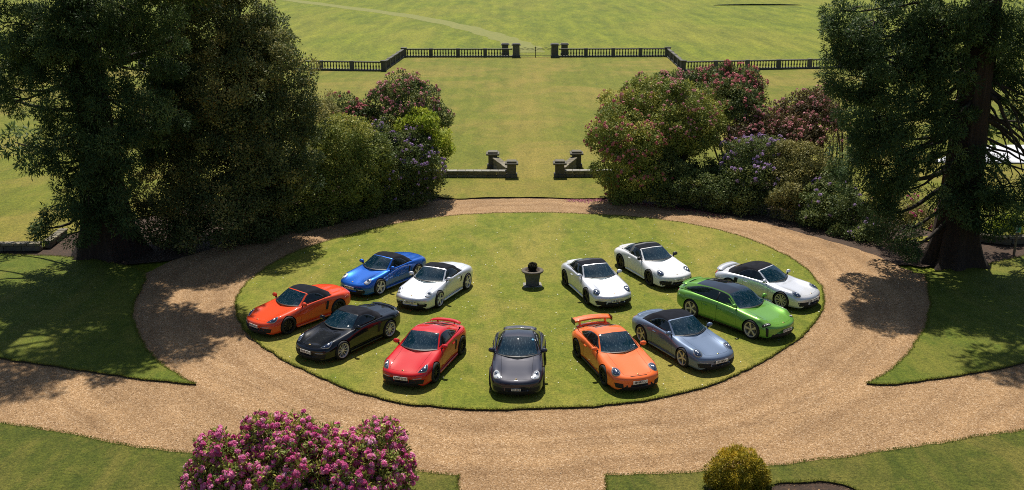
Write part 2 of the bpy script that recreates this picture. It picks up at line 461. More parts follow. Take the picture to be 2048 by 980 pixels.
def leaf_mat(name, stops, trans=0.25, rough=0.6, spec=0.2):
    """colour varies from spray to spray with the mesh attribute tint"""
    m, N, L, b = new_mat(name)
    at = N.new('ShaderNodeAttribute')
    at.attribute_name = 'tint'
    r = N.new('ShaderNodeValToRGB')
    e = r.color_ramp.elements
    while len(e) < len(stops):
        e.new(0.5)
    for k, (p, c) in enumerate(stops):
        e[k].position = p
        e[k].color = (*c, 1)
    L.new(at.outputs['Fac'], r.inputs[0])
    L.new(r.outputs[0], b.inputs['Base Color'])
    b.inputs['Roughness'].default_value = rough
    b.inputs['Specular IOR Level'].default_value = spec
    if trans:
        t = N.new('ShaderNodeBsdfTranslucent')
        L.new(r.outputs[0], t.inputs[0])
        ms = N.new('ShaderNodeMixShader')
        ms.inputs[0].default_value = trans
        L.new(b.outputs[0], ms.inputs[1])
        L.new(t.outputs[0], ms.inputs[2])
        L.new(ms.outputs[0], N['Material Output'].inputs[0])
    return m

M['redwood_leaf'] = leaf_mat('redwood_foliage', [(0, (0.033, 0.061, 0.023)), (0.55, (0.069, 0.117, 0.040)), (1, (0.172, 0.231, 0.073))], 0.32, 0.6, 0.15)
M['oak_leaf'] = leaf_mat('evergreen_oak_foliage', [(0, (0.050, 0.079, 0.029)), (0.6, (0.139, 0.166, 0.055)), (1, (0.475, 0.409, 0.132))], 0.24)
M['olive_leaf'] = leaf_mat('olive_green_foliage', [(0, (0.084, 0.123, 0.030)), (0.6, (0.206, 0.251, 0.053)), (1, (0.429, 0.419, 0.094))], 0.24)
M['pale_leaf'] = leaf_mat('pale_olive_foliage', [(0, (0.131, 0.146, 0.049)), (1, (0.379, 0.336, 0.109))], 0.24)
M['rhodo_leaf'] = leaf_mat('rhododendron_foliage', [(0, (0.060, 0.093, 0.035)), (0.6, (0.132, 0.177, 0.052)), (1, (0.281, 0.302, 0.085))], 0.24)
M['lime_leaf'] = leaf_mat('lime_green_foliage', [(0, (0.129, 0.193, 0.022)), (0.5, (0.290, 0.371, 0.035)), (1, (0.532, 0.563, 0.073))], 0.38)
M['ball_leaf'] = leaf_mat('dark_topiary_foliage', [(0, (0.012, 0.013, 0.008)), (0.7, (0.030, 0.030, 0.016)), (1, (0.140, 0.115, 0.070))], 0.05)
M['gold_leaf'] = leaf_mat('golden_conifer_foliage', [(0, (0.090, 0.095, 0.012)), (0.5, (0.280, 0.240, 0.020)), (1, (0.620, 0.440, 0.040))], 0.3)
M['new_leaf'] = leaf_mat('young_rhododendron_foliage', [(0, (0.131, 0.182, 0.044)), (0.6, (0.296, 0.330, 0.068)), (1, (0.590, 0.532, 0.116))], 0.24)
M['bronze_leaf'] = leaf_mat('bronze_foliage', [(0, (0.055, 0.047, 0.022)), (0.6, (0.113, 0.092, 0.036)), (1, (0.255, 0.155, 0.073))], 0.24)
M['pink_petal'] = leaf_mat('pink_petals', [(0, (0.55, 0.045, 0.23)), (0.5, (0.84, 0.21, 0.46)), (1, (0.95, 0.56, 0.75))], 0.35, 0.6)
M['red_petal'] = leaf_mat('crimson_petals', [(0, (0.44, 0.10, 0.12)), (1, (0.76, 0.32, 0.32))], 0.3, 0.6)
M['rose_petal'] = leaf_mat('rose_petals', [(0, (0.52, 0.17, 0.19)), (1, (0.82, 0.46, 0.46))], 0.3, 0.6)
M['mauve_petal'] = leaf_mat('mauve_petals', [(0, (0.32, 0.19, 0.42)), (1, (0.62, 0.46, 0.70))], 0.3, 0.6)
M['grass_blade'] = leaf_mat('grass_blades', [(0, (0.09, 0.13, 0.018)), (0.6, (0.17, 0.19, 0.030)), (1, (0.30, 0.26, 0.06))], 0.4, 0.7, 0.2)
M['daisy'] = plain('daisy_petals', (0.75, 0.75, 0.68), 0.8)
M['petal_litter'] = plain('fallen_petals', (0.26, 0.05, 0.09), 0.8, var=0.4, vscale=20)
# ------------------------------------------------------------------ ground
def smooth_poly(pts, closed=True, step=0.35, jitter=0.02, sharp=()):
    """dense outline through pts; corners listed in sharp stay corners"""
    P = [np.array(p, float) for p in pts]
    n = len(P)
    out = []
    m = n if closed else n - 1
    for i in range(m):
        p1, p2 = P[i], P[(i + 1) % n]
        p0 = P[(i - 1) % n] if (closed or i > 0) else 2 * p1 - p2
        p3 = P[(i + 2) % n] if (closed or i + 2 < n) else 2 * p2 - p1
        if i in sharp:
            p0 = 2 * p1 - p2
        if (i + 1) % n in sharp:
            p3 = 2 * p2 - p1
        L = np.linalg.norm(p2 - p1)
        k = max(1, int(min(L, 60) / step))
        for j in range(k):
            t = j / k
            q = 0.5 * (2 * p1 + (p2 - p0) * t + (2 * p0 - 5 * p1 + 4 * p2 - p3) * t * t + (3 * p1 - p0 - 3 * p2 + p3) * t ** 3)
            w_ = sum(math.sin(a_ * q[0] + b_ * q[1] + c_) for a_, b_, c_ in ((2.1, 1.3, .4), (-1.7, 3.1, 2.0), (4.4, -3.7, 1.1), (6.3, 5.2, .2)))
            nrm = np.array([-(p2 - p1)[1], (p2 - p1)[0]]) / max(L, 1e-6)
            out.append(q + nrm * w_ * jitter * 0.9 + RNG.normal(0, jitter * 0.7, 2))
    if not closed:
        out.append(P[-1])
    return out

def slab(name, outline, z, depth, top, side, kind='structure', label=None):
    n = len(outline)
    V = [(p[0], p[1], z) for p in outline]
    a = sum(outline[i][0] * outline[(i + 1) % n][1] - outline[(i + 1) % n][0] * outline[i][1] for i in range(n))
    if a < 0:
        outline = outline[::-1]
        V = V[::-1]
    F = [tuple(range(n))]
    mats = [top]
    mi = [0]
    if depth:
        V += [(p[0], p[1], z - depth) for p in outline]
        for i in range(n):
            j = (i + 1) % n
            F.append((i, i + n, j + n, j))
            mi.append(1)
        mats.append(side)
    o = mesh_obj(name, V, F, mats)
    o.data.polygons.foreach_set('material_index', mi)
    # triangulate the big face cleanly
    bm = bmesh.new()
    bm.from_mesh(o.data)
    bmesh.ops.triangulate(bm, faces=[f for f in bm.faces if len(f.verts) > 4])
    bm.to_mesh(o.data)
    bm.free()
    return tag(o, kind=kind)

slab('ground', [(-3000, -600), (3000, -600), (3000, 5200), (-3000, 5200)], -0.16, 0, M['field'], None)
slab('soil', smooth_poly([(-40, 42), (-18, 44), (-9, 51), (0, 54), (9, 52), (18, 43.5), (40, 43), (42, 52), (22, 54), (17, 60), (4, 57.5), (-4, 57.5), (-14, 62), (-22, 54), (-40, 50)], jitter=0.05), -0.075, 0, M['soil'], None)
grav = smooth_poly([(-45, -12), (45, -12), (45, 36), (20, 41.9), (18.0, 42.6), (17.0, 45.3), (15.2, 48.0), (13.6, 50.2), (11.6, 52.0), (8.6, 54.2), (5.35, 55.6), (1.05, 55.86), (-1.83, 55.79),
                    (-3.84, 55.6), (-6.6, 54.2), (-9.2, 52.2), (-11.6, 49.8), (-13.8, 47.4), (-15.9, 44.6), (-16.9, 42.4), (-20, 40), (-45, 36)], sharp=(0, 1, 2, 21), jitter=0.03)
slab('gravel_drive', grav, -0.065, 0, M['gravel'], None)

ISLAND = smooth_poly([(-11.46, 38.75), (-10.78, 36.77), (-9.93, 35.12), (-8.35, 33.08), (-7.02, 31.78), (-5.43, 30.44), (-3.66, 29.45), (-2.01, 29.04), (-0.41, 28.92), (1.19, 29.01), (2.81, 29.17), (4.48, 29.63), (6.25, 30.44), (8.29, 32.03), (10.21, 34.02), (11.61, 35.98), (12.79, 38.44), (13.26, 40.58), (13.28, 42.96), (12.73, 45.21), (11.43, 47.96), (9.31, 50.18), (6.09, 51.79), (0.99, 52.59), (-3.34, 51.95), (-6.38, 50.24), (-8.63, 48.01), (-10.22, 45.95), (-11.14, 43.67), (-11.59, 40.92)], step=0.22, jitter=0.018)
LEFT = smooth_poly([(-48, 44.5), (-24.67, 45.5), (-21.93, 45.2), (-19.55, 44.5), (-16.91, 43.0), (-16.23, 41.64), (-15.83, 39.71), (-15.38, 37.93), (-14.57, 36.03), (-13.62, 34.29), (-12.52, 32.69), (-10.7, 30.89), (-11.65, 31.09), (-13.35, 31.56), (-15.32, 32.16), (-16.99, 32.73), (-18.43, 33.15), (-48, 41)], step=0.22, jitter=0.018, sharp=(0, 1, 11, 16, 17))
RIGHT = smooth_poly([(11.93, 30.69), (13.08, 31.77), (14.43, 33.5), (15.84, 35.67), (17.0, 38.1), (17.91, 40.52), (18.42, 42.0), (19.82, 42.6), (21.49, 43.2), (24.24, 44.7), (48, 47), (48, 38), (18.01, 32.35), (15.92, 31.53), (13.97, 30.95), (12.84, 30.64)], step=0.22, jitter=0.018, sharp=(0, 9, 10, 11, 12))
NEARL = smooth_poly([(-45, 33), (-15.99, 28.14), (-14.74, 27.8), (-13.3, 27.3), (-11.57, 26.72), (-9.61, 26.19), (-1.51, 24.84), (-1.45, 24.05), (-1.4, 8), (-45, 8)], step=0.22, jitter=0.018, sharp=(0, 1, 6, 7, 8, 9))
NEARR = smooth_poly([(2.5, 24.01), (2.6, 24.81), (5.55, 25.0), (7.32, 25.32), (9.76, 25.81), (12.18, 26.44), (13.88, 26.95), (15.58, 27.41), (45, 34), (45, 8), (9.6, 8), (9.45, 23.2), (9.3, 24.1), (8.75, 24.4), (7.92, 24.42), (7.13, 24.29), (6.9, 23.4), (6.9, 8), (2.4, 8)], step=0.22, jitter=0.018, sharp=(0, 1, 7, 8, 9, 10, 11, 16, 17, 18))
slab('island_lawn', ISLAND, 0.0, 0.07, M['lawn'], M['turf_edge'])
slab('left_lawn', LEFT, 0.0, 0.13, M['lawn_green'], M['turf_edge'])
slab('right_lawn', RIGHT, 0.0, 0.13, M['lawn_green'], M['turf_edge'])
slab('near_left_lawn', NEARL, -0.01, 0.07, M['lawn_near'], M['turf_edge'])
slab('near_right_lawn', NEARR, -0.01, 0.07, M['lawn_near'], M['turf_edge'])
slab('planting_bed', [(6.7, 7.8), (9.8, 7.8), (9.8, 24.7), (6.7, 24.7)], -0.058, 0, M['soil'], None)
GREAT = smooth_poly([(-90, 46.4), (-22.8, 46.6), (-22.7, 48.9), (-20, 52), (-14.5, 58), (-9.5, 59), (-3.84, 55.9), (-1.83, 55.95), (1.05, 56.0), (5.35, 55.75), (9.5, 58.5), (15, 60), (19.5, 54), (21.5, 48.5), (24, 47.0), (90, 50), (90, 118.6), (35.65, 113.0), (19.09, 111.6), (19.4, 125.4), (-13.4, 126.0), (-14.26, 112.6), (-21.56, 113.3), (-42.95, 117.2), (-90, 124)], step=0.5, jitter=0.02, sharp=(0, 1, 2, 15, 16, 18, 19, 20, 21, 24))
slab('great_lawn', GREAT, 0.004, 0.09, M['great_lawn'], M['turf_edge'])
slab('meadow', [(-400, 108), (400, 108), (400, 900), (-400, 900)], -0.05, 0, M['field'], None)
cl = [np.array(p) for p in catmull([(2.4, 131), (1.9, 138), (-0.4, 147), (-3.6, 157.5), (-10.2, 175), (-20.5, 196), (-36, 220), (-56, 250)], [10] * 7)]
lft, rgt = [], []
for i, p in enumerate(cl):
    d = cl[min(i + 1, len(cl) - 1)] - cl[max(i - 1, 0)]
    nrm = np.array([-d[1], d[0]]) / np.linalg.norm(d)
    wd = 1.9 + 0.25 * math.sin(i * 0.9) + RNG.normal(0, 0.08)
    lft.append(p + nrm * wd)
    rgt.append(p - nrm * wd)
PATH = lft + rgt[::-1]
slab('path', PATH, -0.040, 0, M['path'], None)

# a low dark raised strip far out in the meadow
bk = Acc()
cs = []
for i in range(41):
    t = i / 40
    h = 0.24 * math.sin(math.pi * t) ** 0.5 + 0.02
    x, y = 43.5 + 18.5 * t, 219.8 - 0.8 * t
    cs += [(x, y - 0.25, -0.06), (x + 0.1, y - 0.2, h * (0.85 + 0.3 * random.random())), (x, y + 0.25, h), (x, y + 0.8, -0.06)]
bk.add(cs, [(a + j, a + j + 1, a + j + 5, a + j + 4) for a in range(0, 160, 4) for j in range(3)])
M['dark_strip'] = plain('dark_green_strip', (0.028, 0.042, 0.016), 0.95, var=0.4)
tag(mesh_obj('dark_strip', bk.V, bk.F, M['dark_strip']), kind='structure')

# ------------------------------------------------------------------ stone: balustrade, piers, gate, walls
def baluster_mesh(parent, loc):
    V, F = lathe([(0.075, 0.0), (0.075, 0.07), (0.045, 0.11), (0.095, 0.27), (0.085, 0.36), (0.042, 0.58), (0.075, 0.66), (0.075, 0.72)], 6)
    return mesh_obj('baluster', V, F, M['balustrade'], parent, True, loc)

BAL = None
def balustrade(name_label, a, b, bays, group='runs of the stone balustrade', end0=True, end1=True, zbase=0.0):
    """one straight run from a to b: plinth, handrail, piers and single balusters"""
    global BAL
    a, b = Vector((*a, 0)), Vector((*b, 0))
    d = b - a
    L = d.length
    rz = math.atan2(d.y, d.x)
    t = thing('balustrade', name_label, 'balustrade', (a.x, a.y, zbase), rz, group)
    bm = bmesh.new()
    box(bm, (L / 2, 0, 0.07), (L, 0.36, 0.2), bevel=0.02)
    bm_obj('plinth', bm, M['balustrade'], t)
    bm = bmesh.new()
    box(bm, (L / 2, 0, 0.97), (L, 0.34, 0.14), bevel=0.03)
    bm_obj('handrail', bm, M['balustrade'], t)
    pier = None
    for i in range(bays + 1):
        if (i == 0 and not end0) or (i == bays and not end1):
            continue
        x = L * i / bays
        big = i in (0, bays)
        bm = bmesh.new()
        box(bm, (0, 0, 0.52), (0.62 if big else 0.44, 0.52 if big else 0.42, 1.12), bevel=0.015)
        if big:
            box(bm, (0, 0, 1.12), (0.76, 0.66, 0.11), bevel=0.02)
        bm_obj('pier', bm, M['balustrade'], t, loc=(x, 0, 0))
    for i in range(bays):
        x0, x1 = L * i / bays + 0.3, L * (i + 1) / bays - 0.3
        n = max(3, int(round((x1 - x0) / 0.335)))
        for k in range(n):
            x = x0 + (x1 - x0) * (k + 0.5) / n
            if BAL is None:
                BAL = baluster_mesh(t, (x, 0, 0.175))
            else:
                share(BAL, t, (x, 0, 0.175))
    return t

balustrade('central stretch of grey stone balustrade between the left corner and the iron gate', (-13.39, 126.2), (0.15, 125.72), 4, end1=False)
balustrade('central stretch of grey stone balustrade between the iron gate and the right corner', (5.9, 125.5), (19.43, 125.5), 4, end0=False)
balustrade('slanting balustrade return joining the left corner to the nearer left run', (-14.26, 112.76), (-13.45, 125.6), 4, end1=False)
balustrade('slanting balustrade return joining the right corner to the nearer right run', (19.09, 111.79), (19.42, 124.9), 4, end1=False)
balustrade('nearer balustrade run behind the left trees, going off to the left', (-14.35, 112.8), (-43.0, 117.3), 8, end0=False)
balustrade('nearer balustrade run behind the right rhododendrons, going off to the right', (19.2, 111.82), (48.0, 115.0), 8, end0=False)

def gate_pier(x, y, label, w=0.85, h=1.45, z=0.0, mat='balustrade', group='stone piers of the far gateway'):
    t = thing('gate_pier', label, 'stone pier', (x, y, z), 0, group)
    bm = bmesh.new()
    box(bm, (0, 0, h / 2 - 0.05), (w, w, h + 0.1), bevel=0.02)
    bm_obj('shaft', bm, M[mat], t)
    bm = bmesh.new()
    box(bm, (0, 0, 0.08), (w + 0.16, w + 0.16, 0.3), bevel=0.03)
    bm_obj('base', bm, M[mat], t)
    bm = bmesh.new()
    box(bm, (0, 0, h + 0.06), (w + 0.28, w + 0.28, 0.12), bevel=0.03)
    box(bm, (0, 0, h + 0.17), (w + 0.06, w + 0.06, 0.12), bevel=0.03)
    bm_obj('cap', bm, M['coping'] if mat == 'stone' else M[mat], t)
    return t
gate_pier(0.62, 125.7, 'square stone gate pier just left of the far iron gate')
gate_pier(5.42, 125.54, 'square stone gate pier just right of the far iron gate')
gate_pier(-0.75, 128.3, 'set-back stone pier behind the balustrade left of the iron gate', 0.8, 1.22)
gate_pier(6.75, 128.1, 'set-back stone pier behind the balustrade right of the iron gate', 0.8, 1.22)

t = thing('iron_gate', 'black wrought iron double gate with a wavy top rail in the far balustrade', 'gate', (3.02, 125.62, 0), 0)
for s in (-1, 1):
    ac = Acc()
    Lg = 1.92
    top = lambda u: 1.02 + 0.16 * max(0, 1 - abs(u - 0.67) / 0.33) ** 1.6 + 0.16 * max(0, 1 - u / 0.36) ** 1.6
    for zf in (0.0, -0.16):
        ac.add(*tube([(s * Lg * k / 16, 0, top(k / 16) + zf) for k in range(17)], [0.022] * 17, 5))
    for zz in (0.12, 0.2):
        ac.add(*tube([(0, 0, zz), (s * Lg, 0, zz)], [0.02, 0.02], 5))
    for k in range(1, 17):
        ac.add(*tube([(s * Lg * k / 16, 0, 0.12), (s * Lg * k / 16, 0, top(k / 16))], [0.007, 0.007], 4))
    ac.add(*tube([(s * Lg, 0, 0.02), (s * Lg, 0, 1.15)], [0.028, 0.028], 6))
    mesh_obj('gate_leaf', ac.V, ac.F, M['iron'], t)
ac = Acc()
ac.add(*tube([(0, 0, -0.02), (0, 0, 1.28)], [0.045, 0.045], 6))
ac.add(*tube([(-0.09, -0.03, 0.78), (0.12, -0.03, 0.78)], [0.03, 0.03], 6))
mesh_obj('meeting_stile', ac.V, ac.F, M['iron'], t)

STONES = {}
def stone_unit(kind, parent, loc, rz, size, mat):
    """one dressed stone; six shapes shared between alike stones"""
    key = (kind, tuple(round(s, 2) for s in size), random.randrange(3))
    if key not in STONES:
        bm = bmesh.new()
        vs = box(bm, (0, 0, 0), size, bevel=min(0.025, size[2] * 0.16))
        for v in bm.verts:
            v.co += Vector([random.uniform(-0.008, 0.008) for _ in range(3)])
        STONES[key] = bm_obj(kind, bm, M[mat], parent, loc=loc, rot=(0, 0, rz))
        return STONES[key]
    return share(STONES[key], parent, loc, (random.uniform(-.01, .01), random.uniform(-.01, .01), rz + random.uniform(-.012, .012)))

def stone_run(parent, pts, h0, h1, thick, courses, unit, cop_unit, cop_h, wallmat, copmat, cop_over=0.06):
    """courses of separate stones and a coping along a polyline given in the parent's frame; height runs h0 -> h1"""
    P = [Vector((*p, 0)) for p in pts]
    tot = sum((P[i + 1] - P[i]).length for i in range(len(P) - 1))
    def at(s):
        for i in range(len(P) - 1):
            l = (P[i + 1] - P[i]).length
            if s <= l or i == len(P) - 2:
                d = (P[i + 1] - P[i]).normalized()
                return P[i] + d * s, math.atan2(d.y, d.x)
            s -= l
    def hh(s):
        u = s / tot
        return h0 + (h1 - h0) * (u * u)
    nc = max(1, int(round(tot / unit)))
    for c in range(courses):
        off = 0.5 if c % 2 else 0.0
        for i in range(nc):
            s = tot * (i + 0.5) / nc
            p, rz = at(s)
            hc = hh(s) / courses
            o = stone_unit('stone_block', parent, (p.x, p.y, -0.06 + hc * (c + 0.5)), rz, (tot / nc - 0.015, thick + random.choice((-.012, 0, .012)), round(hc, 1) + 0.04 if abs(h1 - h0) > .01 else hc - 0.012), wallmat)
    nk = max(1, int(round(tot / cop_unit)))
    for i in range(nk):
        s = tot * (i + 0.5) / nk
        p, rz = at(s)
        o = stone_unit('coping_stone', parent, (p.x, p.y, hh(s) - 0.06 + cop_h / 2), rz, (tot / nk - 0.018, thick + 2 * cop_over, cop_h), copmat)
        ds = 0.05
        o.rotation_euler[1] -= math.atan2(hh(min(tot, s + ds)) - hh(s), ds) if abs(h1 - h0) > .01 else 0
for s, cx, side in ((-1, 0.0, 'left'), (1, 3.0, 'right')):
    base = (cx - 0.0, 61.0)
    t = thing('garden_wall', 'low stone wall with pale coping ending at the %s pier of the lawn gap' % side, 'low wall', (cx, 61.05, 0), 0, 'low walls beside the gap into the great lawn')
    stone_run(t, [(s * 0.32, 0), (s * (6.5 if s < 0 else 4.6), 0.2 if s < 0 else 0.0)], 0.40, 0.40, 0.34, 2, 0.62, 0.5, 0.08, 'stone', 'coping')
    stone_run(t, [(s * 0.15, 0.35), (s * 0.5, 1.3), (s * 1.05, 2.3)], 0.5, 0.74, 0.34, 2, 0.5, 0.42, 0.09, 'stone', 'stone')
    gate_pier(cx, 61.05, 'short square stone pier at the near %s side of the lawn gap' % side, 0.56, 0.84, -0.02, 'stone_dark', 'stone piers of the near lawn gap')
    gate_pier(cx + s * 1.22, 63.75, 'set-back stone pier rising behind the low wall %s of the lawn gap' % side, 0.58, 0.88, -0.02, 'stone_dark', 'stone piers of the near lawn gap')

t = thing('garden_wall', 'low lichen-grey stone edging wall turning a corner left of the left giant tree', 'low wall', (-22.8, 46.25, 0), 0)
stone_run(t, [(0.0, 0.0), (-16.0, -0.3)], 0.30, 0.30, 0.3, 1, 0.9, 0.62, 0.12, 'stone_dark', 'stone')
stone_run(t, [(0.12, 0.35), (0.0, 2.6)], 0.26, 0.26, 0.3, 1, 0.8, 0.5, 0.12, 'stone_dark', 'stone')
t = thing('garden_wall', 'low grey stone edging wall half hidden right of the right giant tree', 'low wall', (21.9, 47.6, 0), 0)
stone_run(t, [(0.0, 0.0), (2.0, -1.0), (14.0, -0.6)], 0.30, 0.30, 0.3, 1, 0.9, 0.62, 0.12, 'stone_dark', 'stone')

# ------------------------------------------------------------------ planter with its clipped ball
t = thing('stone_planter', 'round grey stone planter with a wide rim standing in the middle of the island lawn', 'planter', (0.88, 40.75, 0), 0)
V, F = lathe([(0.36, 0.0), (0.365, 0.07), (0.345, 0.10), (0.40, 0.42), (0.455, 0.72), (0.47, 0.76)], 40)
M['planter'] = stone_mat('planter_stone', (0.085, 0.088, 0.092), (0.165, 0.17, 0.175), (0.11, 0.10, 0.08), 0.3)
M['rim'] = stone_mat('planter_rim_stone', (0.06, 0.05, 0.04), (0.15, 0.125, 0.095), (0.22, 0.19, 0.14), 0.5)
mesh_obj('bowl', V, F, M['planter'], t, True)
V, F = lathe([(0.47, 0.70), (0.58, 0.745), (0.60, 0.80), (0.585, 0.835), (0.42, 0.84), (0.40, 0.74), (0.02, 0.735)], 40, cap=False)
mesh_obj('rim', V, F, M['rim'], t, True)
V, F = lathe([(0.41, 0.70), (0.41, 0.765), (0.0, 0.785)], 24, cap=False)
mesh_obj('soil', V, F, M['soil'], t, True)
tb = thing('topiary_ball', 'dark clipped round ball plant sitting in the stone planter', 'topiary', (0.88, 40.75, 0.625), 0)
t2 = thing('stone_slab', 'cracked pale stone slab under the planter on the island lawn', 'stone slab', (0.88, 40.75, 0), R(4))
for (x, y, sx, sy) in ((-0.31, 0.0, 0.58, 1.02), (0.31, 0.0, 0.6, 1.02)):
    bm = bmesh.new()
    box(bm, (x, y, 0.0), (sx, sy, 0.05), bevel=0.012)
    for v in bm.verts:
        v.co += Vector((random.uniform(-.02, .02), random.uniform(-.02, .02), 0))
    bm_obj('slab_half', bm, M['coping'], t2)
t.location.z = 0.022
t.scale = (0.80,) * 3
t2.scale = (0.66, 0.6, 0.7)

# ------------------------------------------------------------------ foliage
def leaf_arrays(P, D, N, L, Wd):
    """diamond leaves: P base points, D directions, N rough normals"""
    Sv = np.cross(D, N)
    Sv /= np.maximum(np.linalg.norm(Sv, axis=1, keepdims=True), 1e-6)
    L = L[:, None]
    Wd = Wd[:, None]
    mid = P + D * L * 0.5
    v = np.empty((len(P), 4, 3), np.float32)
    v[:, 0], v[:, 1], v[:, 2], v[:, 3] = P, mid + Sv * Wd * 0.5, P + D * L, mid - Sv * Wd * 0.5
    return v.reshape(-1, 3)

def quad_mesh(name, V, tint, mat, parent=None, kind=None):
    n = len(V) // 4
    me = bpy.data.meshes.new(name)
    me.vertices.add(len(V))
    me.vertices.foreach_set('co', V.astype(np.float32).ravel())
    me.loops.add(n * 4)
    me.loops.foreach_set('vertex_index', np.arange(n * 4, dtype=np.int32))
    me.polygons.add(n)
    me.polygons.foreach_set('loop_start', np.arange(0, n * 4, 4, dtype=np.int32))
    at = me.attributes.new('tint', 'FLOAT', 'POINT')
    at.data.foreach_set('value', np.repeat(tint, 4).astype(np.float32))
    me.materials.append(mat)
    me.update(calc_edges=True)
    o = bpy.data.objects.new(name, me)
    link(o, parent)
    if kind:
        o['kind'] = kind
    return o

def unit(a):
    return a / np.maximum(np.linalg.norm(a, axis=1, keepdims=True), 1e-6)

def clumps(lumps, rs, cover=1.15, zmin=0.12, keep=0.8, inner=0.25, seed=1, shrink=0.4):
    """sub-clump centres spread over the skin of a cloud of lumps (with some inside); returns centres, outward normals, radii"""
    rng = np.random.default_rng(seed)
    lumps = [(x, y, z, max(0.55 * r, r - shrink * rs)) for x, y, z, r in lumps]
    C, Nn, Rr = [], [], []
    for i, (x, y, z, r) in enumerate(lumps):
        n = max(5, int(cover * 4 * r * r / (rs * rs)))
        d = unit(rng.normal(size=(n, 3)))
        rad = r * (1.0 - np.abs(rng.normal(0, 0.10, (n, 1))) + 0.04)
        k = int(n * inner)
        d2 = unit(rng.normal(size=(k, 3)))
        d = np.vstack([d, d2])
        rad = np.vstack([rad, r * rng.uniform(0.3, 0.85, (k, 1))])
        c = np.array([x, y, z]) + d * rad
        ok = c[:, 2] > zmin
        for j, (x2, y2, z2, r2) in enumerate(lumps):
            if j != i:
                dist = np.linalg.norm(c - np.array([x2, y2, z2]), axis=1)
                ok &= (dist > r2 * keep) | (rng.random(len(c)) < 0.12)
        C.append(c[ok]); Nn.append(d[ok]); Rr.append(rs * rng.uniform(0.7, 1.35, ok.sum()))
    return np.vstack(C), np.vstack(Nn), np.concatenate(Rr)

def foliage(C, Nn, Rr, per, L, Wd, out=0.7, up=0.15, droop=0.0, seed=1, flat=0.5, tspread=0.22, ttop=0.0):
    rng = np.random.default_rng(seed)
    n = len(C)
    idx = np.repeat(np.arange(n), per)
    m = len(idx)
    d = unit(rng.normal(size=(m, 3)) + Nn[idx] * 0.75 + np.array([0, 0, 0.25]))
    rad = Rr[idx] * (1.0 - 0.42 * rng.random(m) ** 1.6)
    P = C[idx] + d * rad[:, None] * np.array([1.0, 1.0, 0.82])
    P[:, 2] -= droop * rng.random(m) * Rr[idx]
    D = unit(d * out * 0.8 + rng.normal(size=(m, 3)) * 0.6 + np.array([0, 0, up - droop]))
    N = unit(d * 1.0 + Nn[idx] * flat * 0.4 + rng.normal(size=(m, 3)) * 0.34 + np.array([0, 0, 0.42]))
    ct = np.clip(rng.normal(0.45, tspread, n), 0, 1)
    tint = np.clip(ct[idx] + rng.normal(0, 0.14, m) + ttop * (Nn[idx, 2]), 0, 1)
    Ls = L * rng.uniform(0.65, 1.35, m)
    return leaf_arrays(P, D, N, Ls, Wd * Ls / L), tint, P

def heads(C, Nn, Rr, prob, size, seed=3, per=10, face=None, zlow=-0.35, lit=True):
    """flower heads on the outermost clumps: each a small dome of petals"""
    rng = np.random.default_rng(seed)
    C, Nn, Rr = np.repeat(C, 3, 0), np.repeat(Nn, 3, 0), np.repeat(Rr, 3)
    ok = (rng.random(len(C)) < prob) & (Nn[:, 2] > zlow)
    if face is not None:
        ok &= face(C, Nn)
    c = C[ok] + unit(Nn[ok] + rng.normal(size=(ok.sum(), 3)) * 0.35 + np.array([0, 0, 0.25])) * (Rr[ok] * 0.98)[:, None]
    return c, Nn[ok]

def petals(c, nn, size, per=11, seed=5):
    rng = np.random.default_rng(seed)
    idx = np.repeat(np.arange(len(c)), per)
    m = len(idx)
    d = unit(nn[idx] * 0.8 + rng.normal(size=(m, 3)) * 0.8 + np.array([0, 0, 0.25]))
    P = c[idx] + d * size * 0.62
    D = unit(np.cross(d, rng.normal(size=(m, 3))) + d * 0.35)
    N = unit(d + rng.normal(size=(m, 3)) * 0.3)
    Ls = size * rng.uniform(0.55, 0.95, m)
    P = P - D * Ls[:, None] * 0.5
    return leaf_arrays(P, D, N, Ls, Ls * 0.85), np.clip(rng.normal(0.5, 0.2, len(c))[idx] + rng.normal(0, 0.18, m), 0, 1)

def limb(parent, p0, p1, r0, r1, sag=0.0, name='limb', mat='branch', wig=0.12, n=6, k=8):
    p0, p1 = Vector(p0), Vector(p1)
    d = (p1 - p0).length
    pts, rad = [], []
    off = Vector((random.uniform(-1, 1), random.uniform(-1, 1), random.uniform(-1, 1))) * wig * d * 0.4
    for i in range(k + 1):
        t = i / k
        p = p0.lerp(p1, t)
        p += Vector((0, 0, -sag * 4 * t * (1 - t) * d)) + off * math.sin(math.pi * t)
        if 0 < i < k:
            p += Vector([random.uniform(-1, 1) for _ in range(3)]) * wig * d * 0.09
        pts.append(p)
        rad.append(r0 * (1 - t) + r1 * t)
    V, F = tube(pts, rad, n)
    return mesh_obj(name, V, F, M[mat], parent, True)

def mids(lp):
    out = []
    for i, a in enumerate(lp):
        for b in lp[i + 1:]:
            d = math.dist(a[:3], b[:3])
            if max(a[3], b[3]) * 0.9 < d < a[3] + b[3] + 0.9:
                out.append(tuple((p + q) / 2 for p, q in zip(a[:3], b[:3])) + (min(a[3], b[3]) * 0.85,))
    return out

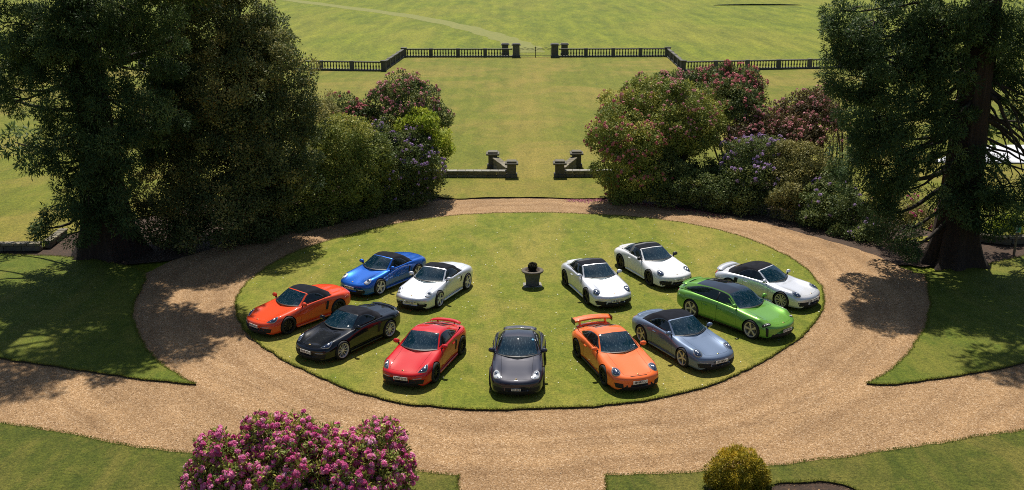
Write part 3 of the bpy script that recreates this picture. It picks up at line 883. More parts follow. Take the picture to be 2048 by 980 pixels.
def shrub(name, label, cat, lumps, leaf, base, rs=0.34, per=26, L=0.13, Wd=0.055, flower=None, seed=1, stems=5, cover=1.6, inner=0.5, zmin=0.1, group=None, face=None, ttop=0.12, tsp=0.22, out=0.7, droop=0.0, stem_r=0.07):
    bx, by = base
    t = thing(name, label, cat, (bx, by, -0.07), 0, group)
    lp = [(x - bx, y - by, z + 0.07, r) for x, y, z, r in lumps]
    C, Nn, Rr = clumps(lp + mids(lp), rs, cover, zmin, inner=inner, seed=seed)
    V, tint, _ = foliage(C, Nn, Rr, int(per * 2.1), L * 1.0, Wd * 1.15, seed=seed + 1, ttop=ttop, tspread=tsp, out=out, droop=droop)
    quad_mesh('foliage', V, tint, M[leaf], t)
    if flower:
        fm, prob, size, zlow = flower[:4]
        c, nn = heads(C, Nn, Rr, prob, size, seed + 2, face=face, zlow=zlow)
        if len(c):
            V, tint = petals(c, nn, size * 1.1, 15, seed=seed + 3)
            quad_mesh('blossom', V, tint, M[fm], t, 'stuff')
    rnd = random.Random(seed)
    for k in range(stems):
        x, y, z, r = lp[k % len(lp)]
        a = rnd.uniform(0, 6.28)
        limb(t, (0.35 * math.cos(a), 0.35 * math.sin(a), 0.0), (x * 0.85, y * 0.85, max(0.4, z)), stem_r, stem_r * 0.3, -0.05, 'stem', 'stem', 0.25, 5, 5)
    return t

LU = LUMPS
RG = 'rhododendrons on either side of the gravel drive'
shrub('olive_shrub', 'big olive-green leafy bush spilling towards the drive right of the evergreen oak', 'bush', LU['l_olive'], 'olive_leaf', (-8.9, 53.2), 0.45, 80, 0.13, 0.05, seed=11, stems=7, group=None, ttop=0.25)
shrub('pale_shrub', 'small pale olive bush squeezed between the evergreen oak and the crimson rhododendron', 'bush', LU['l_pale'], 'pale_leaf', (-10.4, 54.2), 0.45, 61, 0.10, 0.04, seed=12, stems=6, ttop=0.2)
shrub('rhododendron', 'dark rhododendron dotted with mauve flowers at the drive edge below the lime-green bush', 'rhododendron', LU['l_purple'], 'rhodo_leaf', (-5.6, 55.6), 0.45, 70, 0.13, 0.05, ('mauve_petal', 0.55, 0.112, -0.6), seed=13, stems=7, group=RG)
shrub('low_shrub', 'low dark green undergrowth along the drive in front of the olive-green bush', 'bush', LU['l_low'], 'rhodo_leaf', (-8.6, 51.9), 0.40, 60, 0.12, 0.05, seed=17, stems=6)
shrub('lime_shrub', 'bright lime-green bush overhanging the left end of the low wall', 'bush', LU['l_yellow'], 'lime_leaf', (-5.0, 57.2), 0.45, 70, 0.16, 0.06, seed=14, stems=7, ttop=0.2)
shrub('rhododendron', 'tall domed rhododendron with dusky pink flowers behind the lime-green bush', 'rhododendron', LU['l_pink'], 'rhodo_leaf', (-6.4, 59.2), 0.48, 66, 0.14, 0.055, ('rose_petal', 0.85, 0.120, 0.1), seed=15, stems=8, group=RG)
shrub('rhododendron', 'lower crimson-pink rhododendron left of the tall dusky pink one', 'rhododendron', LU['l_red'], 'rhodo_leaf', (-9.2, 58.8), 0.48, 66, 0.14, 0.055, ('red_petal', 0.85, 0.120, 0.05), seed=16, stems=6, group=RG)
shrub('rhododendron', 'round red-flowered rhododendron beside the right end of the low wall', 'rhododendron', LU['r_round'], 'new_leaf', (6.0, 56.0), 0.48, 75, 0.14, 0.055, ('red_petal', 0.85, 0.120, -0.15), seed=21, stems=8, group=RG, ttop=0.15)
shrub('rhododendron', 'broad tree-like rhododendron with yellow-green crown, pink buds and bare dark stems', 'rhododendron', LU['r_big'], 'new_leaf', (8.8, 57.6), 0.48, 80, 0.15, 0.055, ('rose_petal', 0.55, 0.109, 0.0), seed=22, stems=14, group=RG, ttop=0.12, stem_r=0.12)
shrub('low_shrub', 'low dark green bush along the drive under the broad tree-like rhododendron', 'bush', LU['r_low'], 'rhodo_leaf', (9.9, 55.2), 0.42, 61, 0.12, 0.05, seed=23, stems=6)
shrub('rhododendron', 'pink-flowered rhododendron peeping over the left shoulder of the broad one', 'rhododendron', LU['r_backl'], 'rhodo_leaf', (10.2, 62.0), 0.48, 66, 0.14, 0.055, ('rose_petal', 0.85, 0.120, 0.0), seed=24, stems=5, group=RG)
shrub('rhododendron', 'tallest rose-red rhododendron right below the nearer right balustrade', 'rhododendron', LU['r_back'], 'rhodo_leaf', (13.8, 61.5), 0.48, 66, 0.14, 0.055, ('red_petal', 0.85, 0.132, -0.2), seed=25, stems=8, group=RG)
shrub('rhododendron', 'bright pink rhododendron in the dip between the tallest one and the bronze one', 'rhododendron', LU['r_mid'], 'bronze_leaf', (14.6, 58.6), 0.48, 66, 0.13, 0.05, ('rose_petal', 0.85, 0.120, -0.3), seed=26, stems=7, group=RG)
shrub('rhododendron', 'bronze-leaved rhododendron with orange-pink buds left of the right giant tree', 'rhododendron', LU['r_dark'], 'bronze_leaf', (16.8, 57.2), 0.48, 70, 0.13, 0.05, ('rose_petal', 0.76, 0.109, 0.0), seed=27, stems=7, group=RG)
shrub('twiggy_shrub', 'grey-brown twiggy bush against the left edge of the right giant tree', 'bush', LU['r_twig'], 'bronze_leaf', (18.2, 56.0), 0.48, 47, 0.10, 0.03, ('rose_petal', 0.34, 0.099, -0.2), seed=28, stems=9)
shrub('rhododendron', 'lilac-flowered rhododendron facing the drive right of the bare dark stems', 'rhododendron', LU['r_purple'], 'rhodo_leaf', (12.8, 54.0), 0.45, 70, 0.13, 0.05, ('mauve_petal', 0.63, 0.136, -0.1), seed=29, stems=7, group=RG, face=lambda c, n: c[:, 2] > 1.6)
shrub('pale_shrub', 'rounded pale yellow-green bush right of the lilac rhododendron', 'bush', LU['r_pale'], 'pale_leaf', (15.6, 53.4), 0.45, 75, 0.13, 0.05, seed=30, stems=7, ttop=0.22)
shrub('rhododendron', 'long low blue-green rhododendron with a few purple flowers along the right of the drive', 'rhododendron', LU['r_front'], 'rhodo_leaf', (16.6, 50.4), 0.42, 75, 0.12, 0.05, ('mauve_petal', 0.13, 0.123, -0.4), seed=31, stems=8, group=RG)
shrub('wild_shrub', 'loose shrub with pale pink blossom behind the right giant trunk', 'bush', LU['r_wild'], 'pale_leaf', (18.6, 47.5), 0.45, 51, 0.11, 0.045, ('pink_petal', 0.35, 0.08, -0.5), seed=32, stems=7)
shrub('sunlit_shrub', 'small sunlit yellow-green shrub beside the green signpost', 'bush', LU['r_sun'], 'lime_leaf', (23.7, 48.6), 0.30, 56, 0.1, 0.045, seed=33, stems=4)
shrub('golden_conifer', 'rounded golden-tipped conifer bush at the bottom of the frame by the planting bed', 'bush', LU['gold'], 'gold_leaf', (5.55, 24.1), 0.11, 30, 0.10, 0.018, seed=34, stems=5, cover=1.3, zmin=0.02, ttop=0.3, out=1.0, group=None, stem_r=0.04)

Cb, Nb, Rb = clumps([(0, 0, 0.20, 0.185)], 0.045, 2.2, -1, inner=1.5, seed=91)
Vb, tb_, _ = foliage(Cb, Nb, Rb, 22, 0.036, 0.024, seed=92, ttop=0.35)
quad_mesh('foliage', Vb, tb_, M['ball_leaf'], tb)
Vb, Fb = lathe([(0.02, -0.05), (0.025, 0.2)], 6)
mesh_obj('stem', Vb, Fb, M['stem'], tb)
# the near pink rhododendron: every large flower head is a part of its own
lp = LU['pink']
pb = (-5.0, 23.0)
t = thing('rhododendron', 'big near rhododendron smothered in bright pink flowers at the bottom of the frame', 'rhododendron', (*pb, -0.01), 0)
lq = [(x - pb[0], y - pb[1], z + 0.01, r) for x, y, z, r in lp]
C, Nn, Rr = clumps(lq, 0.16, 1.35, 0.1, inner=0.6, seed=41, shrink=0.3)
V, tint, _ = foliage(C, Nn, Rr, 30, 0.13, 0.046, seed=42, ttop=0.1)
quad_mesh('foliage', V, tint, M['new_leaf'], t)
# brown star-shaped faded tufts between the flowers
rng = np.random.default_rng(43)
fl = (rng.random(len(C)) < 0.97) & (Nn[:, 2] > -0.65) & (np.abs(Rr) > 0)
fn = unit(np.repeat(Nn[fl], 2, 0) + rng.normal(size=(2 * fl.sum(), 3)) * 0.75)
fc = np.repeat(C[fl], 2, 0) + fn * 0.155
view = np.array([0 - pb[0], 0 - pb[1], 14.4])
facing = ((view - fc) * fn).sum(1) / np.linalg.norm(view - fc, axis=1)
order = np.argsort(-facing)
heads_master = []
for k in range(5):
    rk = np.random.default_rng(100 + k)
    Vh, th_ = petals(np.zeros((1, 3)), np.array([[0, 0, 1.0]]), 0.115, 34, 200 + k)
    th_ = np.clip(th_ + rk.normal(0, 0.08), 0, 1)
    heads_master.append((Vh, th_))
masters = []
for q, i in enumerate(order[:300]):
    rot = Vector(fn[i]).to_track_quat('Z', 'Y').to_euler()
    rot.rotate_axis('Z', random.uniform(0, 6.28))
    sc = random.uniform(0.75, 1.25)
    if q < 5:
        o = quad_mesh('flower_head', *heads_master[q], M['pink_petal'], t)
        o.location, o.rotation_euler, o.scale = fc[i], rot, (sc,) * 3
        masters.append(o)
    else:
        share(masters[q % 5], t, fc[i], rot, (sc,) * 3)
rest = order[300:]
if len(rest):
    Vh, th_ = petals(fc[rest], fn[rest], 0.11, 26, 47)
    quad_mesh('blossom', Vh, th_, M['pink_petal'], t, 'stuff')
for k in range(8):
    x, y, z, r = lq[k]
    limb(t, (random.uniform(-.4, .4) + x * 0.3, random.uniform(-.2, .2), -0.02), (x, y, z), 0.05, 0.015, -0.05, 'stem', 'stem', 0.2, 5, 5)

# ------------------------------------------------------------------ big trees
def trunk_mesh(parent, prof, ridges=11, amp=0.07, n=44, lean=(0, 0), seed=0, mat='bark', name='trunk'):
    rnd = random.Random(seed)
    ph = [rnd.uniform(0, 6.28) for _ in range(5)]
    rows, _ = pchip_rows([(z, r) for z, r in prof], 0.5)
    V, F = [], []
    for z, r in rows:
        fl = math.exp(-max(z, 0) / 1.6)
        for k in range(n):
            a = 2 * math.pi * k / n
            f = 1 + amp * math.sin(ridges * a + ph[0] + 0.15 * z) + 0.5 * amp * math.sin((ridges * 2 + 3) * a + ph[1] - 0.2 * z)
            f += fl * (0.16 * math.sin(5 * a + ph[2]) + 0.1 * math.sin(8 * a + ph[3]))
            V.append((r * f * math.cos(a) + lean[0] * z, r * f * math.sin(a) + lean[1] * z, z))
    m = len(rows)
    for j in range(m - 1):
        for k in range(n):
            F.append((j * n + k, j * n + (k + 1) % n, (j + 1) * n + (k + 1) % n, (j + 1) * n + k))
    return mesh_obj(name, V, F, M[mat], parent, True)

def conifer(label, base, prof, lumps, top, seed, group, rmax, lean=(0, 0), limbs_extra=()):
    bx, by = base
    t = thing('redwood_tree', label, 'tree', (bx, by, -0.07), 0, group)
    trunk_mesh(t, prof, seed=seed, lean=lean)
    rnd = random.Random(seed)
    lq = [(x - bx, y - by, z + 0.07, r) for x, y, z, r in lumps]
    # boughs round the back and above the frame, tapering to the tip
    high = []
    z = 12.6
    while z < top:
        f = (top - z) / (top - 12.6)
        rad = rmax * (0.25 + 0.75 * f ** 0.8)
        for k in range(4):
            a = rnd.uniform(0, 6.28)
            q = rad * rnd.uniform(0.35, 0.95)
            high.append((q * math.cos(a), q * math.sin(a) * 0.85, z + rnd.uniform(-0.8, 0.8), rnd.uniform(0.8, 1.5) * (0.5 + 0.5 * f)))
        z += 1.25
    if bx < 0:                                   # long high boughs reaching out over the drive
        EXTRA = [(6.6, -1.2, 14.0, 1.0), (5.8, -0.2, 14.9, 0.9), (7.8, -0.9, 13.6, 0.8), (5.0, -1.8, 13.2, 0.9), (7.0, -2.6, 14.6, 0.8), (8.6, -1.2, 14.2, 0.6), (4.6, -3.4, 14.0, 1.0), (5.8, -3.9, 13.4, 0.7), (4.4, -0.6, 14.0, 0.8), (5.3, -5.0, 14.2, 0.6), (3.9, -4.6, 13.6, 0.8)]
    extra = EXTRA if bx < 0 else []
    high += extra
    back = [(rmax * 0.8 * rnd.uniform(-1, 1), rnd.uniform(0.5, rmax * 0.7), rnd.uniform(4.5, 11), rnd.uniform(0.7, 1.2)) for _ in range(9)]
    C, Nn, Rr = clumps(lq, 0.42, 0.74, 0.2, keep=0.55, inner=0.55, seed=seed, shrink=0.1)
    V1, t1, _ = foliage(C, Nn, Rr, 170, 0.17, 0.044, out=0.9, up=-0.05, droop=0.35, seed=seed + 1, ttop=0.16)
    C, Nn, Rr = clumps(high + back, 0.5, 0.42 if bx < 0 else 0.56, 0.2, keep=0.4, inner=0.5, seed=seed + 5)
    V2, t2, _ = foliage(C, Nn, Rr, 60, 0.34, 0.09, out=0.9, up=-0.05, droop=0.35, seed=seed + 6, ttop=0.16)
    if extra:
        C, Nn, Rr = clumps([(x, y, z, r * 1.3) for x, y, z, r in extra], 0.45, 0.6, 0.2, keep=0.4, inner=0.5, seed=seed + 8, shrink=0)
        V3, t3, _ = foliage(C, Nn, Rr, 60, 0.3, 0.08, out=0.9, up=-0.05, droop=0.35, seed=seed + 9)
        V2, t2 = np.vstack([V2, V3]), np.concatenate([t2, t3])
    quad_mesh('crown', np.vstack([V1, V2]), np.concatenate([t1, t2]), M['redwood_leaf'], t)
    for (x, y, z, r) in lq:
        h = max(2.6, z + rnd.uniform(0.2, 1.8))
        limb(t, (lean[0] * h, lean[1] * h, h), (x, y, z), rnd.uniform(0.08, 0.16), 0.03, 0.10 if h > z else -0.05, 'limb', 'branch', 0.16)
        for q in range(4):
            a = Vector((rnd.uniform(-1, 1), rnd.uniform(-1, 1), rnd.uniform(-1, 0.4))).normalized() * r * 0.95
            limb(t, (x * 0.85, y * 0.85, z + 0.15), (x + a.x, y + a.y, z + a.z), 0.035, 0.01, -0.12, 'limb', 'branch', 0.3, 4, 5)
    for (x, y, z, r) in high[::2] + back:
        limb(t, (0, 0, z + 0.8), (x, y, z), 0.11, 0.03, 0.08, 'limb', 'branch', 0.12, 5)
    for p0, p1, r0, r1, sag in limbs_extra:
        limb(t, p0, p1, r0, r1, sag, 'limb', 'branch', 0.14)
    return t

TG = 'giant redwood trees framing the garden'
conifer('giant dark redwood with a flared trunk beside the evergreen oak', (-19.35, 46.0),
        [(-0.1, 1.75), (0.3, 1.5), (1.2, 1.18), (3, 0.95), (6, 0.78), (10, 0.66), (16, 0.5), (24, 0.25), (31, 0.04)], LU['sq_l'], 30, 51, TG, 6.6, (0.0, 0),
        [((0.2, 0, 9.2), (4.2, -0.6, 10.2), 0.3, 0.1, 0.1), ((0.2, 0, 7.2), (-4.0, 0.3, 7.4), 0.16, 0.05, 0.1)])
rr = random.Random(77)
ext = []
for k in range(20):
    h = rr.uniform(4.6, 9.5)
    x = rr.uniform(1.6, 5.2)
    ext.append(((0.3, rr.uniform(-.3, .3), h), (x, rr.uniform(-1.6, 1.2), h - rr.uniform(1.4, 3.8)), rr.uniform(0.06, 0.13), 0.02, -rr.uniform(0.02, 0.16)))
for k in range(8):
    h = rr.uniform(4.2, 9.5)
    ext.append(((-0.3, rr.uniform(-.3, .3), h), (-rr.uniform(1.2, 4.2), rr.uniform(-1.2, 1.0), h - rr.uniform(0.6, 2.8)), rr.uniform(0.07, 0.15), 0.02, -rr.uniform(0.0, 0.12)))
conifer('giant dark redwood with bare curving lower boughs beside the signpost', (20.35, 43.9),
        [(-0.1, 1.5), (0.3, 1.25), (1.2, 0.98), (3, 0.84), (6, 0.72), (10, 0.62), (16, 0.46), (24, 0.22), (30, 0.04)], LU['sq_r'], 29, 61, TG, 6.0, (0.0, 0), ext)

# broad evergreen oak between the left redwood and the shrubs
ob = (-12.6, 50.0)
t = thing('evergreen_oak', 'broad evergreen oak with a dense lumpy crown touching a giant redwood', 'tree', (*ob, -0.07), 0)
for k, (dx, dy, ln) in enumerate(((-0.5, 0, (-0.06, -0.02)), (0.5, 0.2, (-0.02, 0.01)), (0.0, -0.5, (0.02, -0.06)))):
    o = trunk_mesh(t, [(-0.05, 0.5), (0.4, 0.36), (2, 0.28), (5, 0.22), (7, 0.14), (9, 0.05)], 7, 0.05, 18, ln, 80 + k, 'branch')
    o.location = (dx, dy, 0)
lq = [(x - ob[0], y - ob[1], z + 0.07, r) for x, y, z, r in LU['oak']]
rnd = random.Random(5)
fill = [(rnd.uniform(-3.2, 0.2), rnd.uniform(0.3, 2.4), rnd.uniform(3, 10.5), rnd.uniform(1.1, 1.6)) for _ in range(8)]
C, Nn, Rr = clumps(lq + mids(lq) + fill, 0.55, 1.15, 0.15, keep=0.72, inner=0.5, seed=71, shrink=0.35)
V, tint, _ = foliage(C, Nn, Rr, 230, 0.13, 0.062, seed=72, ttop=0.18, tspread=0.24)
quad_mesh('crown', V, tint, M['oak_leaf'], t)
for (x, y, z, r) in lq:
    limb(t, (rnd.uniform(-.4, .4), 0, max(0.8, z * 0.45)), (x, y, z), 0.13, 0.03, -0.05, 'limb', 'branch', 0.18)

# ------------------------------------------------------------------ signpost, white sheet, fallen petals
t = thing('signpost', 'wooden post carrying a small green and white sign by the right giant tree', 'sign', (23.62, 44.75, -0.02), 0)
bm = bmesh.new()
box(bm, (0, 0, 0.62), (0.09, 0.09, 1.3), bevel=0.01)
M['post'] = plain('weathered_post_wood', (0.16, 0.125, 0.08), 0.9, var=0.3)
bm_obj('post', bm, M['post'], t)
bm = bmesh.new()
box(bm, (0, -0.06, 1.36), (0.26, 0.02, 0.50), bevel=0.005)
bm_obj('sign_board', bm, plain('white_sign_paint', (0.72, 0.74, 0.76), 0.5), t)
bm = bmesh.new()
box(bm, (0.03, -0.075, 1.27), (0.17, 0.012, 0.28), bevel=0.003)
o = bm_obj('sign_panel', bm, plain('green_sign_paint', (0.02, 0.25, 0.16), 0.5), t)

xs, ys = np.linspace(0, 1, 18), np.linspace(0, 1, 12)
cA, cB, cC, cD = np.array((27.6, 64.4)), np.array((34.0, 64.0)), np.array((41.5, 69.0)), np.array((33.0, 70.0))
V = []
for v in ys:
    for u in xs:
        p = (cA * (1 - u) + cB * u) * (1 - v) + (cD * (1 - u) + cC * u) * v
        V.append((p[0] + RNG.normal(0, .03), p[1] + RNG.normal(0, .03), 0.07 + 0.10 * RNG.random() * math.sin(3.1 * u) ** 2))
F = [(j * 18 + i, j * 18 + i + 1, (j + 1) * 18 + i + 1, (j + 1) * 18 + i) for j in range(11) for i in range(17)]
o = mesh_obj('ground_sheet', V, F, plain('white_canvas', (0.55, 0.56, 0.60), 0.8), None, True)
sm = o.modifiers.new('thick', 'SOLIDIFY')
sm.thickness = 0.03
tag(o, 'white canvas sheet spread on the lawn, seen through the right tree\'s bare boughs', 'sheet')

def scatter_tris(name, P, size, mat, tilt=0.25, seed=1):
    rng = np.random.default_rng(seed)
    n = len(P)
    D = unit(np.c_[rng.normal(size=(n, 2)), rng.normal(0, tilt, n)])
    N = unit(np.c_[rng.normal(0, 0.3, (n, 2)), np.ones(n)])
    Ls = size * rng.uniform(0.6, 1.4, n)
    o = quad_mesh(name, leaf_arrays(P, D, N, Ls, Ls * 0.8), rng.random(n), mat)
    o['kind'] = 'stuff'
    return o
rng = np.random.default_rng(9)
n = 1500
edge = np.array([(3.2, 55.75), (5.35, 55.5), (8.4, 54.2), (11.3, 52.1)])
u = rng.random(n) ** 1.3 * 2.999
k = u.astype(int)
pp = edge[k] + (edge[np.minimum(k + 1, 3)] - edge[k]) * (u - k)[:, None]
pp = pp + np.c_[rng.normal(0, 0.12, n), -np.abs(rng.normal(0, 0.38, n)) + 0.12]
scatter_tris('fallen_petals', np.c_[pp, np.full(n, -0.045)], 0.075, M['petal_litter'], seed=4)

def inside(poly, P):
    poly = np.array(poly)
    x, y = P[:, 0], P[:, 1]
    r = np.zeros(len(P), bool)
    j = len(poly) - 1
    for i in range(len(poly)):
        xi, yi = poly[i]
        xj, yj = poly[j]
        c = ((yi > y) != (yj > y)) & (x < (xj - xi) * (y - yi) / (yj - yi + 1e-12) + xi)
        r ^= c
        j = i
    return r

# grass blades: a sparse cover on the lawns and a fringe along every cut edge
def blades(name, polys, dens, z, seed, h=0.06):
    rng = np.random.default_rng(seed)
    Pts = []
    for poly, d, clip in polys:
        a = np.array(poly)
        lo, hi = np.maximum(a.min(0), clip[0]), np.minimum(a.max(0), clip[1])
        n = int((hi - lo).prod() * d)
        q = lo + rng.random((n, 2)) * (hi - lo)
        Pts.append(q[inside(poly, q)])
        e = a
        nxt = np.roll(a, -1, 0)
        seg = np.linalg.norm(nxt - e, axis=1)
        ok = (seg < 3) & (e > np.array(clip[0]) - 1).all(1) & (e < np.array(clip[1]) + 1).all(1)
        for p, qn, s in zip(e[ok], nxt[ok], seg[ok]):
            m = int(s * 170)
            tt = rng.random((m, 1))
            Pts.append(p + (qn - p) * tt + rng.normal(0, 0.03, (m, 2)))
    P = np.vstack(Pts)
    n = len(P)
    P3 = np.c_[P, np.full(n, z - 0.004)]
    D = unit(np.c_[rng.normal(0, 0.65, (n, 2)), np.ones(n)])
    N = unit(rng.normal(size=(n, 3)) * np.array([1, 1, 0.2]))
    Ls = h * rng.uniform(0.5, 1.5, n)
    o = quad_mesh(name, leaf_arrays(P3, D, N, Ls, np.full(n, 0.016)), np.clip(rng.normal(0.5, 0.25, n), 0, 1), M['grass_blade'])
    o['kind'] = 'stuff'
    return o
blades('grass', [(ISLAND, 0.5, ((-13, 28), (14, 53))), (LEFT, 0.5, ((-24, 30), (-10, 46))), (RIGHT, 0.5, ((11, 30), (26, 46))),
                 (NEARL, 0.5, ((-17, 22), (-1, 29))), (NEARR, 0.5, ((2, 22), (17, 29)))], 0, 0.0, 5)
q = np.c_[rng.uniform(-12, 13.5, 900), rng.uniform(29, 53, 900)]
q = q[inside(ISLAND, q)]
scatter_tris('daisies', np.c_[q, np.full(len(q), 0.035)], 0.045, M['daisy'], 0.3, seed=6)
for nm, pl, cl in (('gravel_stones', None, None),):
    n = 9000
    q = np.c_[rng.uniform(-18, 19, n), rng.uniform(23, 46, n)]
    ok = ~(inside(ISLAND, q) | inside(LEFT, q) | inside(RIGHT, q) | inside(NEARL, q) | inside(NEARR, q)) & inside(grav, q)
    q = q[ok]
    n = len(q)
    rg = np.random.default_rng(12)
    base = np.array([(-1, -1, 0), (1, -1, 0), (1, 1, 0), (-1, 1, 0), (0, 0, 1.0)])
    sz = rg.uniform(0.012, 0.03, (n, 1, 1))
    V = base[None] * sz * rg.uniform(0.6, 1.3, (n, 5, 3)) * np.array([1, 1, 0.9]) + np.c_[q, np.full(n, -0.066)][:, None, :]
    F = np.array([(0, 1, 4), (1, 2, 4), (2, 3, 4), (3, 0, 4)])[None] + (np.arange(n) * 5)[:, None, None]
    me = bpy.data.meshes.new('gravel_stones')
    me.vertices.add(n * 5)
    me.vertices.foreach_set('co', V.astype(np.float32).ravel())
    me.loops.add(n * 12)
    me.loops.foreach_set('vertex_index', F.astype(np.int32).ravel())
    me.polygons.add(n * 4)
    me.polygons.foreach_set('loop_start', np.arange(0, n * 12, 3, dtype=np.int32))
    me.materials.append(M['gravel'])
    me.update(calc_edges=True)
    o = bpy.data.objects.new('gravel_stones', me)
    COL.objects.link(o)
    o['kind'] = 'stuff'
# ------------------------------------------------------------------ cars
def paint(name, col, metal=0.0, rough=0.35, coat=1.0, flake=0.0):
    m, N, L, b = new_mat(name)
    b.inputs['Base Color'].default_value = (*col, 1)
    b.inputs['Metallic'].default_value = metal
    b.inputs['Roughness'].default_value = rough
    b.inputs['Coat Weight'].default_value = coat
    b.inputs['Specular IOR Level'].default_value = 0.06
    b.inputs['Coat Roughness'].default_value = 0.02
    if flake:
        tc = N.new('ShaderNodeTexCoord')
        v = N.new('ShaderNodeTexVoronoi')
        v.inputs['Scale'].default_value = 30
        L.new(tc.outputs['Object'], v.inputs['Vector'])
        r = N.new('ShaderNodeValToRGB')            # dried water spots
        r.color_ramp.elements[0].color = (1, 1, 1, 1)
        r.color_ramp.elements[0].position = 0.03
        r.color_ramp.elements[1].color = (0, 0, 0, 1)
        r.color_ramp.elements[1].position = 0.06
        L.new(v.outputs['Distance'], r.inputs[0])
        mx = N.new('ShaderNodeMix')
        mx.data_type = 'RGBA'
        mx.inputs[6].default_value = (*col, 1)
        mx.inputs[7].default_value = (*[min(1, c * 0.7 + 0.25) for c in col], 1)
        ml = N.new('ShaderNodeMath')
        ml.operation = 'MULTIPLY'
        ml.inputs[1].default_value = flake
        L.new(r.outputs[0], ml.inputs[0])
        L.new(ml.outputs[0], mx.inputs[0])
        L.new(mx.outputs[2], b.inputs['Base Color'])
    return m

def glass_mat(name, tint, see, dirt_glint):
    """dark reflective glass; water streaks coloured to carry sun glints and sky reflection"""
    m, N, L, b = new_mat(name)
    b.inputs['Base Color'].default_value = (*tint, 1)
    b.inputs['Roughness'].default_value = 0.03
    b.inputs['Specular IOR Level'].default_value = 0.7
    b.inputs['Coat Weight'].default_value = 0.5
    tr = N.new('ShaderNodeBsdfTransparent')
    tr.inputs[0].default_value = (0.42, 0.52, 0.52, 1)
    mx = N.new('ShaderNodeMixShader')
    mx.inputs[0].default_value = see
    L.new(b.outputs[0], mx.inputs[1])
    L.new(tr.outputs[0], mx.inputs[2])
    out = mx.outputs[0]
    if dirt_glint:
        tc = N.new('ShaderNodeTexCoord')
        mp = N.new('ShaderNodeMapping')
        mp.inputs['Scale'].default_value = (9, 30, 9)
        L.new(tc.outputs['Object'], mp.inputs[0])
        no = N.new('ShaderNodeTexNoise')
        no.inputs['Scale'].default_value = 1.0
        no.inputs['Detail'].default_value = 7
        no.inputs['Roughness'].default_value = 0.75
        L.new(mp.outputs[0], no.inputs['Vector'])
        r1 = N.new('ShaderNodeValToRGB')
        r1.color_ramp.elements[0].position = 0.54
        r1.color_ramp.elements[1].position = 0.76
        L.new(no.outputs['Fac'], r1.inputs[0])
        ad = N.new('ShaderNodeMath')
        ad.operation = 'MULTIPLY'
        ad.inputs[1].default_value = dirt_glint
        L.new(r1.outputs[0], ad.inputs[0])
        df = N.new('ShaderNodeBsdfDiffuse')
        df.inputs[0].default_value = (0.38, 0.52, 0.58, 1)  # bluish streak colour stands in for glints and sky reflection on water marks
        m2 = N.new('ShaderNodeMixShader')
        L.new(ad.outputs[0], m2.inputs[0])
        L.new(out, m2.inputs[1])
        L.new(df.outputs[0], m2.inputs[2])
        out = m2.outputs[0]
    L.new(out, N['Material Output'].inputs[0])
    return m

M['windscreen'] = glass_mat('windscreen_glass', (0.004, 0.030, 0.055), 0.36, 0.36)  # blue base colour carries part of the sky's reflection
M['glass'] = glass_mat('side_glass', (0.004, 0.008, 0.010), 0.22, 0.10)
M['dark_glass'] = glass_mat('roof_glass', (0.006, 0.008, 0.014), 0.0, 0.03)
M['fabric'] = plain('blue_black_hood_fabric', (0.0085, 0.0105, 0.017), 0.95, var=0.25, vscale=4, spec=0.15)
M['fabric_grey'] = plain('dusty_black_hood_fabric', (0.0105, 0.012, 0.018), 0.95, var=0.4, vscale=5, spec=0.15)
M['black_trim'] = plain('black_trim_plastic', (0.010, 0.010, 0.011), 0.45)
M['grille'] = plain('dark_grille_mesh', (0.007, 0.007, 0.008), 0.7)
M['rubber'] = plain('tyre_rubber', (0.016, 0.016, 0.017), 0.85)
M['silver_rim'] = plain('silver_alloy', (0.62, 0.63, 0.65), 0.35, 0.25)
M['black_rim'] = plain('satin_black_alloy', (0.010, 0.010, 0.011), 0.5, 0.0, spec=0.25)
M['gold_rim'] = plain('pale_bronze_alloy', (0.58, 0.53, 0.43), 0.35, 0.25)
M['brake'] = plain('brake_disc_steel', (0.10, 0.10, 0.10), 0.5, 0.6)
M['plate_white'] = plain('white_plate', (0.74, 0.74, 0.70), 0.5)
M['plate_ink'] = plain('black_plate_ink', (0.012, 0.012, 0.014), 0.6)
M['crest'] = plain('gilt_crest', (0.60, 0.42, 0.16), 0.35, 0.6)
M['chrome'] = plain('bright_metal', (0.62, 0.63, 0.65), 0.18, 0.95)
M['lamp_blue'] = plain('smoked_lamp_lens', (0.035, 0.055, 0.105), 0.08, 0.2, 1.0)
M['lamp_clear'] = plain('clear_lamp_lens', (0.40, 0.44, 0.48), 0.12, 0.35, 1.0)
M['lamp_white'] = plain('white_lamp_reflector', (0.80, 0.82, 0.84), 0.25, 0.3, 1.0)
M['tail_red'] = plain('red_tail_lens', (0.42, 0.02, 0.015), 0.15, 0, 1.0)
M['interior'] = plain('black_leather', (0.018, 0.018, 0.020), 0.6)
M['seat'] = plain('dark_grey_leather', (0.045, 0.045, 0.048), 0.6)
M['under'] = plain('underbody_black', (0.006, 0.006, 0.006), 0.9)
M['sticker_blue'] = plain('blue_windscreen_sticker', (0.03, 0.25, 0.42), 0.5)
M['sticker_white'] = plain('white_windscreen_sticker', (0.7, 0.72, 0.72), 0.5)
M['wing_ink'] = plain('burnt_orange_print', (0.22, 0.045, 0.012), 0.5)

